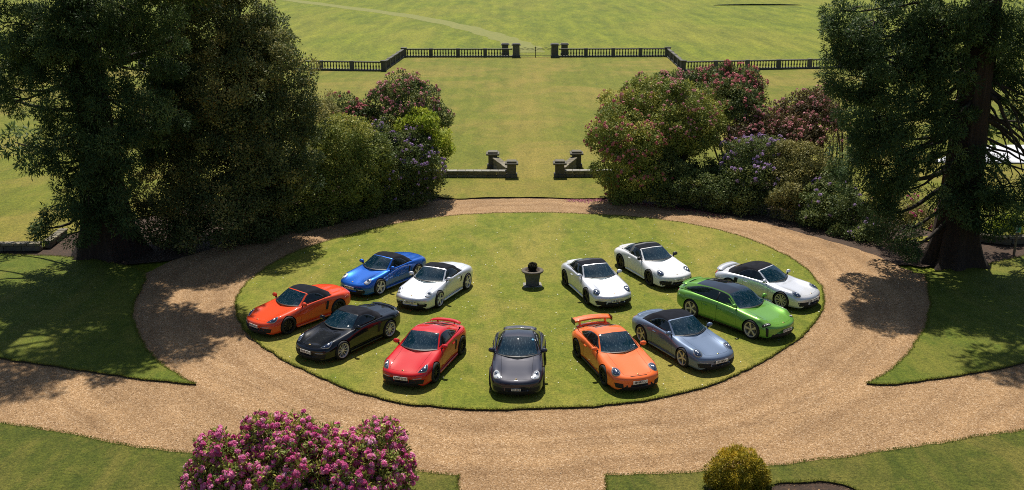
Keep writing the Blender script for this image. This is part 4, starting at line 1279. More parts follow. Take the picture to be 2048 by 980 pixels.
# body stations: x, sill z, half width, waist z, crown z, crown y, centre z  (front axle +1.225, rear axle -1.225)
BODY_911 = [
    (2.27, .27, .50, .39, .43, .36, .435), (2.262, .185, .64, .41, .505, .46, .51), (2.225, .135, .755, .43, .565, .55, .565),
    (2.13, .125, .825, .46, .615, .62, .605), (1.93, .13, .872, .50, .685, .67, .645), (1.62, .14, .905, .54, .755, .695, .69),
    (1.225, .155, .925, .55, .785, .705, .745), (.86, .16, .912, .58, .81, .72, .815), (.55, .16, .893, .60, .85, .745, .88),
    (0, .16, .880, .62, .885, .785, .90), (-.5, .16, .885, .63, .895, .785, .90), (-.9, .16, .915, .63, .895, .785, .90),
    (-1.225, .16, .938, .62, .885, .765, .89), (-1.6, .18, .935, .62, .85, .725, .865), (-1.93, .22, .895, .62, .80, .66, .82),
    (-2.14, .28, .84, .60, .745, .60, .765), (-2.235, .34, .76, .58, .685, .53, .695), (-2.265, .42, .58, .54, .61, .42, .61)]
BODY_718 = [
    (2.27, .27, .50, .39, .44, .36, .44), (2.262, .185, .63, .41, .505, .46, .505), (2.225, .135, .745, .43, .56, .55, .555),
    (2.13, .125, .815, .46, .61, .62, .595), (1.93, .13, .86, .50, .685, .665, .64), (1.62, .14, .89, .54, .755, .69, .69),
    (1.225, .15, .905, .55, .785, .70, .75), (.86, .155, .893, .58, .82, .72, .825), (.55, .16, .878, .60, .855, .745, .89),
    (0, .16, .868, .62, .885, .785, .90), (-.5, .16, .870, .63, .895, .785, .90), (-.9, .16, .895, .63, .90, .785, .90),
    (-1.225, .16, .912, .62, .89, .77, .89), (-1.6, .18, .912, .62, .87, .73, .88), (-1.93, .22, .88, .62, .84, .68, .86),
    (-2.14, .28, .83, .60, .80, .62, .82), (-2.235, .34, .77, .58, .73, .55, .745), (-2.265, .42, .60, .54, .63, .44, .63)]
BODY_TAY = [
    (2.27, .34, .52, .43, .47, .38, .475), (2.262, .25, .68, .44, .55, .50, .545), (2.225, .18, .80, .46, .61, .60, .60),
    (2.13, .15, .87, .49, .665, .68, .63), (1.93, .145, .92, .53, .74, .73, .675), (1.62, .15, .955, .57, .815, .76, .735),
    (1.225, .16, .975, .59, .855, .765, .80), (.86, .165, .965, .62, .885, .775, .88), (.55, .17, .95, .64, .915, .79, .955),
    (0, .17, .942, .66, .955, .83, .97), (-.5, .17, .945, .68, .975, .83, .98), (-.9, .17, .965, .69, .985, .825, .98),
    (-1.225, .17, .980, .68, .985, .81, .98), (-1.6, .19, .975, .68, .965, .775, .97), (-1.93, .22, .93, .68, .94, .73, .95),
    (-2.14, .27, .88, .66, .90, .68, .92), (-2.235, .34, .81, .62, .82, .60, .84), (-2.265, .42, .64, .56, .67, .48, .67)]
# cabin stations: x, base y, base z, rail y, rail z, top z   (x of the windscreen foot on the centre line; sides sweep back)
CAB_911C = [
    (.80, .745, .855, .705, .862, .885), (.60, .76, .872, .668, .935, .972), (.30, .772, .884, .618, 1.062, 1.118), (0, .777, .89, .572, 1.168, 1.232),
    (-.12, .778, .892, .560, 1.197, 1.262), (-.36, .780, .896, .553, 1.215, 1.285), (-.70, .780, .898, .553, 1.187, 1.265), (-1.0, .772, .897, .548, 1.115, 1.198),
    (-1.3, .75, .888, .54, 1.015, 1.095), (-1.6, .705, .865, .525, .915, .985), (-1.86, .65, .82, .50, .84, .885), (-2.02, .60, .78, .48, .785, .80)]
CAB_911S = [
    (.80, .745, .855, .705, .862, .885), (.60, .76, .872, .668, .935, .972), (.30, .772, .884, .618, 1.062, 1.118), (.06, .777, .89, .578, 1.155, 1.215),
    (-.05, .778, .892, .568, 1.19, 1.25), (-.36, .780, .896, .572, 1.225, 1.295), (-.70, .780, .898, .575, 1.20, 1.285), (-1.0, .772, .897, .57, 1.12, 1.215),
    (-1.22, .75, .888, .55, 1.03, 1.12), (-1.42, .715, .872, .52, .95, 1.02), (-1.58, .67, .858, .50, .885, .93), (-1.66, .64, .845, .48, .85, .868)]
CAB_718S = [
    (.86, .735, .865, .70, .872, .895), (.66, .752, .878, .662, .942, .978), (.38, .765, .888, .612, 1.068, 1.122), (.16, .772, .891, .575, 1.155, 1.215),
    (.05, .774, .893, .565, 1.188, 1.248), (-.22, .777, .896, .568, 1.215, 1.282), (-.50, .777, .898, .57, 1.185, 1.268), (-.76, .768, .898, .555, 1.10, 1.19),
    (-.94, .745, .895, .53, 1.02, 1.10), (-1.08, .71, .892, .50, .955, 1.005), (-1.20, .67, .888, .48, .90, .93), (-1.26, .64, .882, .46, .885, .895)]
CAB_718C = [
    (.86, .735, .865, .70, .872, .895), (.66, .752, .878, .662, .942, .978), (.38, .765, .888, .612, 1.068, 1.122), (.14, .772, .891, .572, 1.165, 1.228),
    (.02, .774, .893, .558, 1.20, 1.262), (-.22, .777, .896, .553, 1.22, 1.288), (-.56, .777, .898, .553, 1.19, 1.268), (-.86, .768, .898, .545, 1.12, 1.20),
    (-1.16, .745, .893, .53, 1.03, 1.105), (-1.46, .70, .878, .505, .945, 1.005), (-1.70, .65, .86, .48, .885, .92), (-1.84, .60, .848, .46, .85, .865)]
CAB_TAY = [
    (.78, .785, .915, .735, .922, .955), (.58, .80, .932, .70, 1.0, 1.045), (.34, .812, .947, .655, 1.135, 1.195), (.14, .818, .955, .615, 1.235, 1.30),
    (.02, .82, .958, .60, 1.275, 1.345), (-.24, .823, .968, .60, 1.312, 1.388), (-.60, .823, .976, .60, 1.318, 1.40), (-1.0, .815, .982, .59, 1.288, 1.375),
    (-1.36, .79, .98, .57, 1.235, 1.325), (-1.66, .74, .965, .55, 1.155, 1.245), (-1.90, .685, .945, .53, 1.03, 1.11), (-2.06, .64, .925, .50, .94, .965)]

HSEG = [2, 1, 2, 4, 4, 2, 3, 2, 2]                        # steps round the half section of the body
HI = np.cumsum([0] + HSEG)                                # 0 2 3 5 9 13 15 18 20 22
HN = HI[-1]

def wheel_parts(root, loc, rim_mat, style, R_=0.342, W_=0.25, side=1, cache={}):
    """wheel = hub and brake disc, with tyre and rim below it"""
    key = (rim_mat, style, round(R_, 3))
    if key not in cache:
        rr_ = R_ * 0.765
        V, F = lathe([(0.02, .055), (0.19, .055), (0.19, .02), (0.02, .02)], 20, 'Y')
        hub = mesh_obj('wheel', V, F, M['brake'], root)
        V, F = lathe([(rr_ - .01, -.12), (R_ - .035, -.125), (R_ - .008, -.10), (R_, -.07), (R_, .07), (R_ - .008, .10), (R_ - .035, .125), (rr_ + .006, .118), (rr_ - .012, .105)], 36, 'Y', False)
        tyre = mesh_obj('tyre', V, F, M['rubber'], hub, True)
        ac = Acc()
        ac.add(*lathe([(rr_ - .025, -.10), (rr_ - .025, .09), (rr_ - .012, .113), (rr_ + .006, .119), (rr_ + .006, .112)], 36, 'Y', False))
        ac.add(*lathe([(0.0, .088), (0.052, .09), (0.062, .07), (0.062, .03)], 14, 'Y', False))
        n, w0, w1, twin = style
        for k in range(n):
            for sgn in ((-1, 1) if twin else (0,)):
                a = 2 * math.pi * k / n
                off = sgn * twin
                pts = []
                for (r_, wd, yy) in ((0.045, w0, .082), (rr_ * .55, (w0 + w1) / 2, .088), (rr_ - .016, w1, .104)):
                    ang = a + off * (r_ / rr_)
                    for q in (-1, 1):
                        for dep in (0, -.035):
                            x, z = r_ * math.cos(ang) - q * wd * math.sin(ang), r_ * math.sin(ang) + q * wd * math.cos(ang)
                            pts.append((x, yy + dep, z))
                f = []
                for s_ in (0, 4):
                    f += [(s_, s_ + 4, s_ + 6, s_ + 2), (s_ + 1, s_ + 3, s_ + 7, s_ + 5), (s_, s_ + 1, s_ + 5, s_ + 4), (s_ + 2, s_ + 6, s_ + 7, s_ + 3)]
                ac.add(pts, f)
        rim = mesh_obj('rim', ac.V, ac.F, M[rim_mat], hub)
        cache[key] = (hub.data, tyre.data, rim.data)
    else:
        hd, td, rd = cache[key]
        hub = link(bpy.data.objects.new('wheel', hd), root)
        link(bpy.data.objects.new('tyre', td), hub)
        link(bpy.data.objects.new('rim', rd), hub)
    hub.location = loc
    hub.rotation_euler = (0, random.uniform(0, 1.2), 0 if side > 0 else math.pi)
    return hub

def build_car(c):
    wb, fo, ro = c['wb'], c['fo'], c['ro']
    ax_f, ax_r = wb / 2, -wb / 2
    base = {'911': BODY_911, '718': BODY_718, 'tay': BODY_TAY}[c['body']]
    ws = c.get('wscale', 1.0)
    hs = c.get('hscale', 1.0)
    def mx(x):
        src = [-2.265, -1.225, -.5, .55, 1.225, 2.27]
        dst = [ax_r - ro, ax_r, -.5 * wb / 2.45, .55 + (ax_f - 1.225) * 0.9, ax_f, ax_f + fo]
        return float(np.interp(x, src, dst))
    rows, _ = pchip_rows([(mx(r[0]), r[1], r[2] * ws, r[3], r[4] * hs, r[5] * ws, r[6] * hs) for r in base], 0.052, 2)
    nose, tail = ax_f + fo, ax_r - ro
    bf, br = c.get('bow', 0.30), 0.24
    def bow(x, y):
        return -bf * sstep(ax_f + .10, nose - .12, x) * (abs(y) / .9) ** 2.2 + br * sstep(ax_r - .12, tail + .10, -x * 1.0 if False else x) * 0 \
            + (br * sstep(-(ax_r - .15), -(tail + .10), -x)) * (abs(y) / .9) ** 2.2
    V = []
    for (x, zs, hw, zw, zf, yf, zc) in rows:
        sh = (yf + .62 * (hw - yf), zf - .20 * (zf - zw))
        half = catmull([(0, zs), (.78 * hw, zs), (.955 * hw, zs + .025), (.99 * hw, zs + .34 * (zw - zs)), (hw, zw), sh, (yf, zf),
                        (.62 * yf, zc + .16 * (zf - zc)), (.3 * yf, zc + .01 * (1 if zc > zf else 0)), (0, zc)], HSEG)
        ring = [(x, y, z) for y, z in half] + [(x, -y, z) for y, z in half[-2:0:-1]]
        V += [(px + bow(px, py), py, pz) for px, py, pz in ring]
    V = np.array(V)
    nr, nk = len(rows), 2 * HN
    X = rows[:, 0]
    # wheel arches
    Rw, zw_ = c.get('wr', .342), c.get('wr', .342)
    Ra = Rw + .033
    cut = {}
    allF, cells = [], []
    for i in range(nr - 1):
        for k in range(nk):
            f = (i * nk + k, (i + 1) * nk + k, (i + 1) * nk + (k + 1) % nk, i * nk + (k + 1) % nk)
            cc = k if k < HN else nk - 1 - k
            cells.append((i, k, cc, f))
            allF.append(f)
    removed = set()
    for q, (i, k, cc, f) in enumerate(cells):
        ctr = V[list(f)].mean(0)
        if abs(ctr[1]) > .58:
            for ax in (ax_f, ax_r):
                if math.hypot(ctr[0] - ax, ctr[2] - zw_) < Ra:
                    removed.add(q)
    keepv = set()
    for q, (i, k, cc, f) in enumerate(cells):
        if q not in removed:
            keepv.update(f)
    bv = set()
    for q in removed:
        bv.update(v for v in cells[q][3] if v in keepv)
    bvh = BVHTree.FromPolygons([Vector(v) for v in V], allF + [tuple(range(nk)), tuple(range((nr - 1) * nk, nr * nk))])
    V0 = V.copy()
    for v in bv:
        ax = ax_f if V[v][0] > 0 else ax_r
        d = np.array([V[v][0] - ax, V[v][2] - zw_])
        l = np.linalg.norm(d)
        if l > 1e-4 and V[v][2] > .13:
            nx, nz = ax + d[0] / l * Ra, zw_ + d[1] / l * Ra
            hit = bvh.ray_cast(Vector((nx, math.copysign(1.6, V[v][1]), nz)), Vector((0, -math.copysign(1, V[v][1]), 0)))
            y = hit[0].y if hit[0] is not None else V[v][1]
            if abs(y) < .5:
                y = V[v][1]
            V[v] = (nx, y, nz)
    # cabin
    cab_base = {'coupe911': CAB_911C, 'soft911': CAB_911S, 'targa': CAB_911S, 'soft718': CAB_718S, 'coupe718': CAB_718C, 'tay': CAB_TAY}[c['cab']]
    def mxc(x):
        if c['body'] == 'tay':
            return x * 1.18 + .09 if x > -.24 else -.193 + (x + .24) * 1.27
        return x + c.get('cabx', 0.0)
    crow = [(mxc(r[0]), r[1] * ws, r[2] * hs, r[3] * ws, r[4], r[5] + c.get('roofz', 0)) for r in cab_base]
    crows, ckey = pchip_rows(crow, 0.04, 2)
    GS = [5, 2, 2, 4]
    GN = sum(GS)
    foot, head, endx = crow[0][0], crow[4][0], crow[-1][0]
    yb0 = crow[0][1]
    def cbow(x, y):
        f = sstep(head - .35, foot, x)
        b_ = sstep(-(endx + .55), -endx, -x)
        return (-.32 * (.12 + .88 * f) * (abs(y) / yb0) ** 2 if x > head - .35 else -.32 * .12 * (abs(y) / yb0) ** 2 * sstep(endx, head - .35, x)) + .16 * b_ * (abs(y) / yb0) ** 2
    CV = []
    for (x, yb, zb, yr, zr, zt) in crows:
        half = catmull([(yb, zb), (yr + .62 * (yb - yr), zb + .52 * (zr - zb)) if False else (yb - .40 * (yb - yr), zb + .50 * (zr - zb)), (yr, zr), (yr - .10, zr + .52 * (zt - zr)), (0, zt)],
                       [3, 2, 2, 6])
        ring = [(x, y, z) for y, z in half] + [(x, -y, z) for y, z in half[-2::-1]]
        CV += [(px + cbow(px, py), py, pz) for px, py, pz in ring]
    CV = np.array(CV)
    ch = 13
    cn = 2 * ch + 1
    root = thing(c['name'], c['label'], 'car', (c['x'], c['y'], 0.0), R(c['a']), 'sports cars displayed on the island lawn')
    pm = c['paint']
    # ---- sort body cells into panels
    inner_foot = foot - .04
    groups = {}
    d_f, d_r = (mx(.62) , mx(-.62)) if c['body'] != 'tay' else (.78, -.22)
    for q, (i, k, cc, f) in enumerate(cells):
        if q in removed:
            continue
        ctr = V0[list(f)].mean(0)
        x = .5 * (X[i] + X[i + 1])
        side = 'L' if k < HN else 'R'
        gl = foot - .32 * (ctr[1] / yb0) ** 2 - .05
        if cc >= HI[6] and endx + .22 < ctr[0] < gl - .02:
            continue                                                   # open under the cabin
        name = 'body'
        if cc < HI[2]:
            name = 'underbody' if abs(ctr[1]) < .7 * c.get('wscale', 1) else 'body'
        elif HI[2] <= cc < HI[6] and d_r < x < d_f:
            name = 'door' + side
        elif c['body'] == 'tay' and HI[2] <= cc < HI[6] and ax_r + .52 < x <= d_r:
            name = 'rear_door' + side
        elif cc >= HI[7] - 1 and gl - .02 <= ctr[0] and x < nose - .16:
            name = 'bonnet'
        elif cc >= HI[7] - 1 and tail + .16 < x < endx + .25:
            name = 'rear_lid'
        groups.setdefault(name, []).append((q, f))
    def panel(name, fl, mat, VV, gap=0.007, parent=None, smooth=True, label=None):
        """one sheet-metal panel; shut lines are real gaps where it meets its neighbours"""
        use = sorted({v for _, f in fl for v in f})
        idx = {v: n for n, v in enumerate(use)}
        P = VV[use].copy()
        if gap:
            cnt = {}
            for _, f in fl:
                for a, b in zip(f, f[1:] + f[:1]):
                    e = (min(a, b), max(a, b))
                    cnt[e] = cnt.get(e, 0) + 1
            bset = {v for e, n_ in cnt.items() if n_ == 1 for v in e} - bv
            acc_ = {}
            for _, f in fl:
                cpt = VV[list(f)].mean(0)
                for v in f:
                    if v in bset:
                        acc_.setdefault(v, []).append(cpt)
            for v, cs_ in acc_.items():
                d = np.mean(cs_, 0) - VV[v]
                l = np.linalg.norm(d)
                if l > 1e-5:
                    P[idx[v]] += d / l * min(gap, .4 * l)
        return mesh_obj(name, P, [tuple(idx[v] for v in f)[::-1] for _, f in fl], mat, parent or root, smooth)
    body = panel('body', groups['body'], pm, V, 0)
    # close nose and tail with fans
    panel('underbody', groups.get('underbody', []), M['under'], V, 0)
    nosecap = mesh_obj('nose_panel', V[0:nk], [tuple(range(nk))], pm, root, False)
    mesh_obj('tail_panel', V[(nr - 1) * nk:], [tuple(range(nk))[::-1]], pm, root, False)
    bon = panel('bonnet', groups['bonnet'], pm, V)
    panel('engine_lid' if c['body'] != 'tay' else 'tailgate', groups['rear_lid'], pm, V)
    for sd in 'LR':
        s = 1 if sd == 'L' else -1
        for nm in ('door', 'rear_door'):
            if nm + sd in groups:
                dr = panel(nm, groups[nm + sd], pm, V)
                xh = (d_r if nm == 'door' else ax_r + .55) + .13
                hit = bvh.ray_cast(Vector((xh, s * 1.6, .715)), Vector((0, -s, 0)))
                if hit[0] is not None:
                    bm = bmesh.new()
                    box(bm, (xh, hit[0].y + s * .014, .72), (.20, .03, .035), bevel=.01)
                    bm_obj('door_handle', bm, pm, dr)
    # wheel wells
    for ax in (ax_f, ax_r):
        for s in (-1, 1):
            Vw, Fw = [], []
            n = 26
            yo = .90 * ws
            for j in range(n + 1):
                a = -0.35 + (math.pi + .7) * j / n
                for y in (s * .50, s * (yo - .06)):
                    Vw.append((ax + (Ra + .012) * math.cos(a), y, zw_ + (Ra + .012) * math.sin(a)))
            for j in range(n):
                Fw.append((2 * j, 2 * j + 1, 2 * j + 3, 2 * j + 2))
            Fw.append(tuple(range(0, 2 * n + 2, 2)))
            mesh_obj('wheel_well', Vw, Fw, M['under'], root)
            wheel_parts(root, (ax, s * (c.get('track', .80) if ax > 0 else c.get('track', .80) + .015), Rw), c['rim'], c['spokes'], Rw, side=s)
    # ---- cabin panels
    cg = {}
    key_i = ckey
    xr0, xr1 = c.get('rearglass', (None, None))
    for i in range(len(crows) - 1):
        x = .5 * (crows[i][0] + crows[i + 1][0])
        for k in range(cn - 1):
            cc = k if k < ch else cn - 2 - k
            sd = 'L' if k < ch else 'R'
            f = (i * cn + k, (i + 1) * cn + k, (i + 1) * cn + k + 1, i * cn + k + 1)
            cab = c['cab']
            soft = cab.startswith('soft')
            if x > head:
                if cc < 6:
                    nm = 'frame'
                else:
                    nm = 'cowl' if i < 1 else 'windscreen'
                if (soft or cab == 'targa') and cc >= 6 and head < x < head + .05:
                    nm = 'frame'
            elif soft:
                nm = 'rear_window' if cc >= 9 and xr1 < x < xr0 else 'soft_top'
            elif cab == 'targa':
                if x < -1.52:
                    nm = 'frame'
                elif x > -.50:
                    nm = 'roof_panel'
                elif x > -.68:
                    nm = 'targa_hoop'
                else:
                    nm = 'rear_window' if cc >= 1 else 'frame'
            elif cab == 'tay':
                nm = 'frame'
                if cc >= 6:
                    nm = 'glass_roof' if x > -1.55 else ('rear_window' if cc >= 7 and -2.42 < x < -1.95 else 'frame')
            else:
                nm = 'rear_window' if cc >= 8 and xr1 < x < xr0 else 'frame'
            cg.setdefault(nm, []).append((0, f))
    bv_save = set(bv)
    bv.clear()
    cmat = {'frame': pm, 'windscreen': M['windscreen'], 'cowl': M['black_trim'], 'soft_top': c.get('topmat', M['fabric']), 'rear_window': M['glass'], 'roof_panel': M['fabric'],
            'targa_hoop': c.get('hoop', M['black_trim']), 'glass_roof': M['dark_glass'], 'window_pillar': M['black_trim']}
    cname = {'frame': 'roof' if c['cab'] in ('coupe911', 'coupe718', 'tay') else 'windscreen_frame'}
    for nm, fl in cg.items():
        if True:
            panel(cname.get(nm, nm), fl, cmat[nm], CV, 0.0)
    # ---- interior
    bm = bmesh.new()
    box(bm, (-.2, 0, .36), (1.9, 1.45 * ws, .06))
    box(bm, (-1.0 if c['body'] != 'tay' else -1.7, 0, .6), (.1, 1.4, .5))
    bm_obj('cabin_floor', bm, M['interior'], root)
    bm = bmesh.new()
    box(bm, (head + .42, 0, .78), (.45, 1.36 * ws, .16), bevel=.05)
    bm_obj('dashboard', bm, M['interior'], root)
    for s in (-1, 1):
        bm = bmesh.new()
        box(bm, (-.08, s * .37, .50), (.52, .50, .18), bevel=.05)
        vs = box(bm, (-.40, s * .37, .78), (.15, .48, .62), bevel=.05)
        box(bm, (-.45, s * .37, 1.07), (.10, .26, .14), bevel=.04)
        bm_obj('seat', bm, c.get('seatmat', M['seat']), root, True)
    wv = []
    Vt, Ft = tube([(0, .17 * math.cos(a), .17 * math.sin(a)) for a in np.linspace(0, 6.283, 21)], [.016] * 21, 6)
    st = mesh_obj('steering_wheel', Vt, Ft, M['interior'], root, True, (head + .16, -.37, .88), (0, R(25), 0))
    # ---- draped details
    fullV = [Vector(v) for v in V0]
    def drape(name, outline, o, ea, eb, d, mat, off=.004, dome=0.0, parent=None, rings=4, bv_=bvh, smooth=True, rim=0.012):
        """a thin lens or grille moulded over the body: outline (a, b) in the frame o, ea, eb; cast along d"""
        o, ea, eb, d = Vector(o), Vector(ea), Vector(eb), Vector(d).normalized()
        pts = [Vector((sum(p[0] for p in outline) / len(outline), sum(p[1] for p in outline) / len(outline)))]
        cen = pts[0].copy()
        lv = [0]
        for r_ in range(1, rings + 1):
            for p in outline:
                q_ = Vector((p[0], p[1]))
                pts.append(cen + (q_ - cen) * (r_ / rings))
                lv.append(r_)
        m_ = len(outline)
        Vd = []
        last = None
        for p, l_ in zip(pts, lv):
            w_ = o + ea * p.x + eb * p.y
            hit = bv_.ray_cast(w_ - d * 1.2, d)
            if hit[0] is None:
                pos = w_ if last is None else last
                Vd.append(pos)
                continue
            h = off + dome * (1 - (l_ / rings) ** 2)
            pos = hit[0] - d * h
            last = pos
            Vd.append(pos)
        Fd = [(0, 1 + j, 1 + (j + 1) % m_) for j in range(m_)]
        for r_ in range(rings - 1):
            for j in range(m_):
                a, b = 1 + r_ * m_ + j, 1 + r_ * m_ + (j + 1) % m_
                Fd.append((a, a + m_, b + m_, b))
        n0 = len(Vd)                                            # turned-in edge
        for j in range(m_):
            Vd.append(Vd[1 + (rings - 1) * m_ + j] + d * (off + rim))
        for j in range(m_):
            a, b = 1 + (rings - 1) * m_ + j, 1 + (rings - 1) * m_ + (j + 1) % m_
            Fd.append((a, n0 + j, n0 + (j + 1) % m_, b))
        return mesh_obj(name, Vd, Fd, mat, parent or root, smooth)
    def oval(a, b, n=22, p=2.0, tw=0.0):
        out = []
        for j in range(n):
            t_ = 2 * math.pi * j / n
            ct, st_ = math.cos(t_), math.sin(t_)
            x_, y_ = a * math.copysign(abs(ct) ** (2 / p), ct), b * math.copysign(abs(st_) ** (2 / p), st_)
            out.append((x_ * math.cos(tw) - y_ * math.sin(tw), x_ * math.sin(tw) + y_ * math.cos(tw)))
        return out
    def dense(poly, n=5):
        out = []
        for j in range(len(poly)):
            a, b = poly[j], poly[(j + 1) % len(poly)]
            out += [(a[0] + (b[0] - a[0]) * t_ / n, a[1] + (b[1] - a[1]) * t_ / n) for t_ in range(n)]
        return out
    cfaces = [(i * cn + k, (i + 1) * cn + k, (i + 1) * cn + k + 1, i * cn + k + 1) for i in range(len(crows) - 1) for k in range(cn - 1)]
    cabvh = BVHTree.FromPolygons([Vector(v) for v in CV], cfaces)
    outl = {'soft911': [(.36, .912), (.16, 1.03), (-.06, 1.165), (-.32, 1.20), (-.58, 1.155), (-.78, 1.05), (-.92, .918), (-.30, .908)],
            'targa': [(.36, .912), (.16, 1.03), (-.06, 1.165), (-.30, 1.195), (-.50, 1.185), (-.54, 1.05), (-.58, .918), (-.10, .908)],
            'soft718': [(.44, .912), (.24, 1.03), (.05, 1.155), (-.16, 1.185), (-.38, 1.14), (-.54, 1.04), (-.64, .92), (-.10, .910)],
            'coupe911': [(.36, .912), (.16, 1.03), (-.08, 1.175), (-.40, 1.192), (-.76, 1.14), (-1.06, 1.035), (-1.26, .925), (-.40, .912)],
            'coupe718': [(.44, .912), (.24, 1.03), (.00, 1.172), (-.28, 1.195), (-.62, 1.145), (-.90, 1.045), (-1.10, .925), (-.30, .912)],
            'tay': [(.56, .975), (.33, 1.11), (.08, 1.265), (-.30, 1.315), (-.85, 1.315), (-1.35, 1.25), (-1.75, 1.13), (-2.02, 1.01), (-.80, .995)]}[c['cab']]
    outl = [(float(a), float(b)) for a, b in catmull(outl + [outl[0]], [4] * len(outl))[:-1]]
    for s in (-1, 1):
        sw = drape('side_window', outl, (0, s * .9, 0), (1, 0, 0), (0, 0, 1), (0, -s, 0), M['glass'], .004, 0, bv_=cabvh, rings=6)
        xp = c.get('bpillar', -.30 if c['body'] == 'tay' else None)
        if xp is not None:
            zt_ = 1.27 if c['body'] == 'tay' else 1.12
            drape('window_pillar', dense([(xp - .03, .93 if zt_ < 1.2 else 1.0), (xp + .03, .93 if zt_ < 1.2 else 1.0), (xp + .01, zt_), (xp - .05, zt_)], 3), (0, s * .9, 0), (1, 0, 0), (0, 0, 1), (0, -s, 0), M['black_trim'], .010, 0, bv_=cabvh, parent=sw, rings=2)
    FWD = (1, 0, 0)
    for s in (-1, 1):
        lt = c['lamp']
        if lt == 'round':
            lo = (nose - .50, s * .665 * ws, .66)
            d = Vector((-.68, -s * .10, -.72)).normalized()
            ea = Vector((-.10 * s, 1, 0)).normalized() * s
            eb = ea.cross(d) * s
            if eb.z < 0: eb = -eb
            ring = drape('headlight', oval(.145, .194), lo, ea, eb, d, M['lamp_clear'], .006, .030)
            drape('lamp_lens', oval(.120, .166), lo, ea, eb, d, M['lamp_blue'], .014, .030, ring)
            drape('lamp_projector', oval(.040, .048), Vector(lo) + eb * .0, ea, eb, d, M['lamp_white'], .030, .018, ring, 3)
            for (qa, qb) in ((.055, .075), (-.055, .075), (.055, -.075), (-.055, -.075)):
                drape('lamp_point', oval(.013, .016, 8), Vector(lo) + ea * qa + eb * qb, ea, eb, d, M['lamp_white'], .026, .006, ring, 2)
        elif lt == 'almond':
            lo = (nose - .46, s * .66 * ws, .65)
            d = Vector((-.62, -s * .12, -.77)).normalized()
            ea = Vector((-.10 * s, 1, 0)).normalized() * s          # outwards
            eb = ea.cross(d) * s
            if eb.z < 0: eb = -eb
            poly = [(-.155, -.215), (-.03, -.195), (.085, -.13), (.125, -.01), (.115, .13), (.07, .185), (.005, .13), (-.065, .0), (-.135, -.14)]
            poly = catmull(poly + [poly[0]], [3] * len(poly))[:-1]
            poly = [(float(a), float(b)) for a, b in poly]
            ring = drape('headlight', poly, lo, ea, eb, d, M['lamp_clear'], .005, .018)
            drape('lamp_lens', [(a * .86 + .0, b * .86) for a, b in poly], lo, ea, eb, d, M['lamp_blue'], .012, .018, ring)
            drape('lamp_projector', oval(.040, .05), Vector(lo) + ea * .035 + eb * .02, ea, eb, d, M['lamp_white'], .024, .014, ring, 3)
            drape('lamp_point', oval(.03, .02, 10), Vector(lo) - ea * .04 - eb * .12, ea, eb, d, M['lamp_clear'], .024, .006, ring, 2)
        elif lt == 'egg':
            lo = (nose - .48, s * .66 * ws, .66)
            d = Vector((-.66, -s * .10, -.74)).normalized()
            ea = Vector((-.10 * s, 1, 0)).normalized() * s
            eb = ea.cross(d) * s
            if eb.z < 0: eb = -eb
            poly = [(-.16, -.215), (-.04, -.205), (.07, -.155), (.118, -.03), (.105, .10), (.03, .165), (-.055, .125), (-.10, .02), (-.155, -.10)]
            if c.get('egg_small'):
                poly = [(-.10, -.17), (-.0, -.185), (.08, -.14), (.118, -.03), (.105, .10), (.03, .165), (-.055, .13), (-.105, .03), (-.12, -.08)]
            poly = catmull(poly + [poly[0]], [3] * len(poly))[:-1]
            poly = [(float(a), float(b)) for a, b in poly]
            ring = drape('headlight', poly, lo, ea, eb, d, M['lamp_white'], .006, .022)
            drape('lamp_lens', oval(.078, .098), Vector(lo) + ea * .012 + eb * .035, ea, eb, d, M['lamp_clear'], .022, .020, ring)
            drape('lamp_projector', oval(.038, .045), Vector(lo) + ea * .012 + eb * .035, ea, eb, d, M['lamp_blue'], .044, .008, ring, 3)
            drape('lamp_point', oval(.032, .028, 12), Vector(lo) - ea * .07 - eb * .13, ea, eb, d, M['lamp_clear'], .022, .006, ring, 2)
        elif lt == 'slim':
            lo = (nose - .40, s * .74, .66)
            d = Vector((-.72, -s * .22, -.66)).normalized()
            ea = Vector((-.22 * s, 1, 0)).normalized() * s
            eb = ea.cross(d) * s
            if eb.z < 0: eb = -eb
            ring = drape('headlight', oval(.155, .062, 22, 3.4), lo, ea, eb, d, M['black_trim'], .006, .006)
            for qa in (-.085, -.028, .028, .085):
                drape('lamp_point', oval(.022, .022, 8), Vector(lo) + ea * qa, ea, eb, d, M['lamp_white'], .014, .006, ring, 2)
            # tall slot running down from the lamp
            drape('air_intake', dense([(-.045, -.19), (.04, -.17), (.055, .17), (-.035, .14)]), (nose - .3, s * .80, .42), Vector((-.5 * s, 1, 0)).normalized() * s, (0, 0, 1), (-1, -s * .5, 0), M['grille'], .005)
        # tail lamps
        drape('tail_light', oval(.155, .05, 18, 2.6), (tail + .1, s * .60 * ws, .70 * c.get('hscale', 1) + (.12 if c['body'] == 'tay' else 0)), (0, 1, 0), (0, 0, 1), (1, -s * .25, -.15), M['tail_red'], .006, .012)
        # door mirrors
        mz = c.get('mirz', .965)
        mxp = ax_f - .80 if c['body'] != 'tay' else ax_f - .84
        bm = bmesh.new()
        bmesh.ops.create_icosphere(bm, subdivisions=2, radius=1.0, matrix=Matrix.Translation((mxp, s * (.885 * ws + .02), mz)) @ Matrix.Rotation(s * R(-12), 4, 'Z') @ Matrix.Diagonal((.085, .12, .085, 1)))
        for v in bm.verts:
            if v.co.x < mxp - .028:
                v.co.x = mxp - .028
        mir = bm_obj('mirror', bm, c.get('mirmat', pm), root, True)
        V_, F_ = tube([(mxp, s * .86 * ws, mz - .03), (mxp + .03, s * .79 * ws, mz - .085)], [.034, .042], 6)
        mesh_obj('mirror_stalk', V_, F_, M['black_trim'], mir, True)
        bm = bmesh.new()
        box(bm, (mxp - .0305, s * (.885 * ws + .02), mz), (.004, .20, .115))
        bm_obj('mirror_glass', bm, M['chrome'], mir)
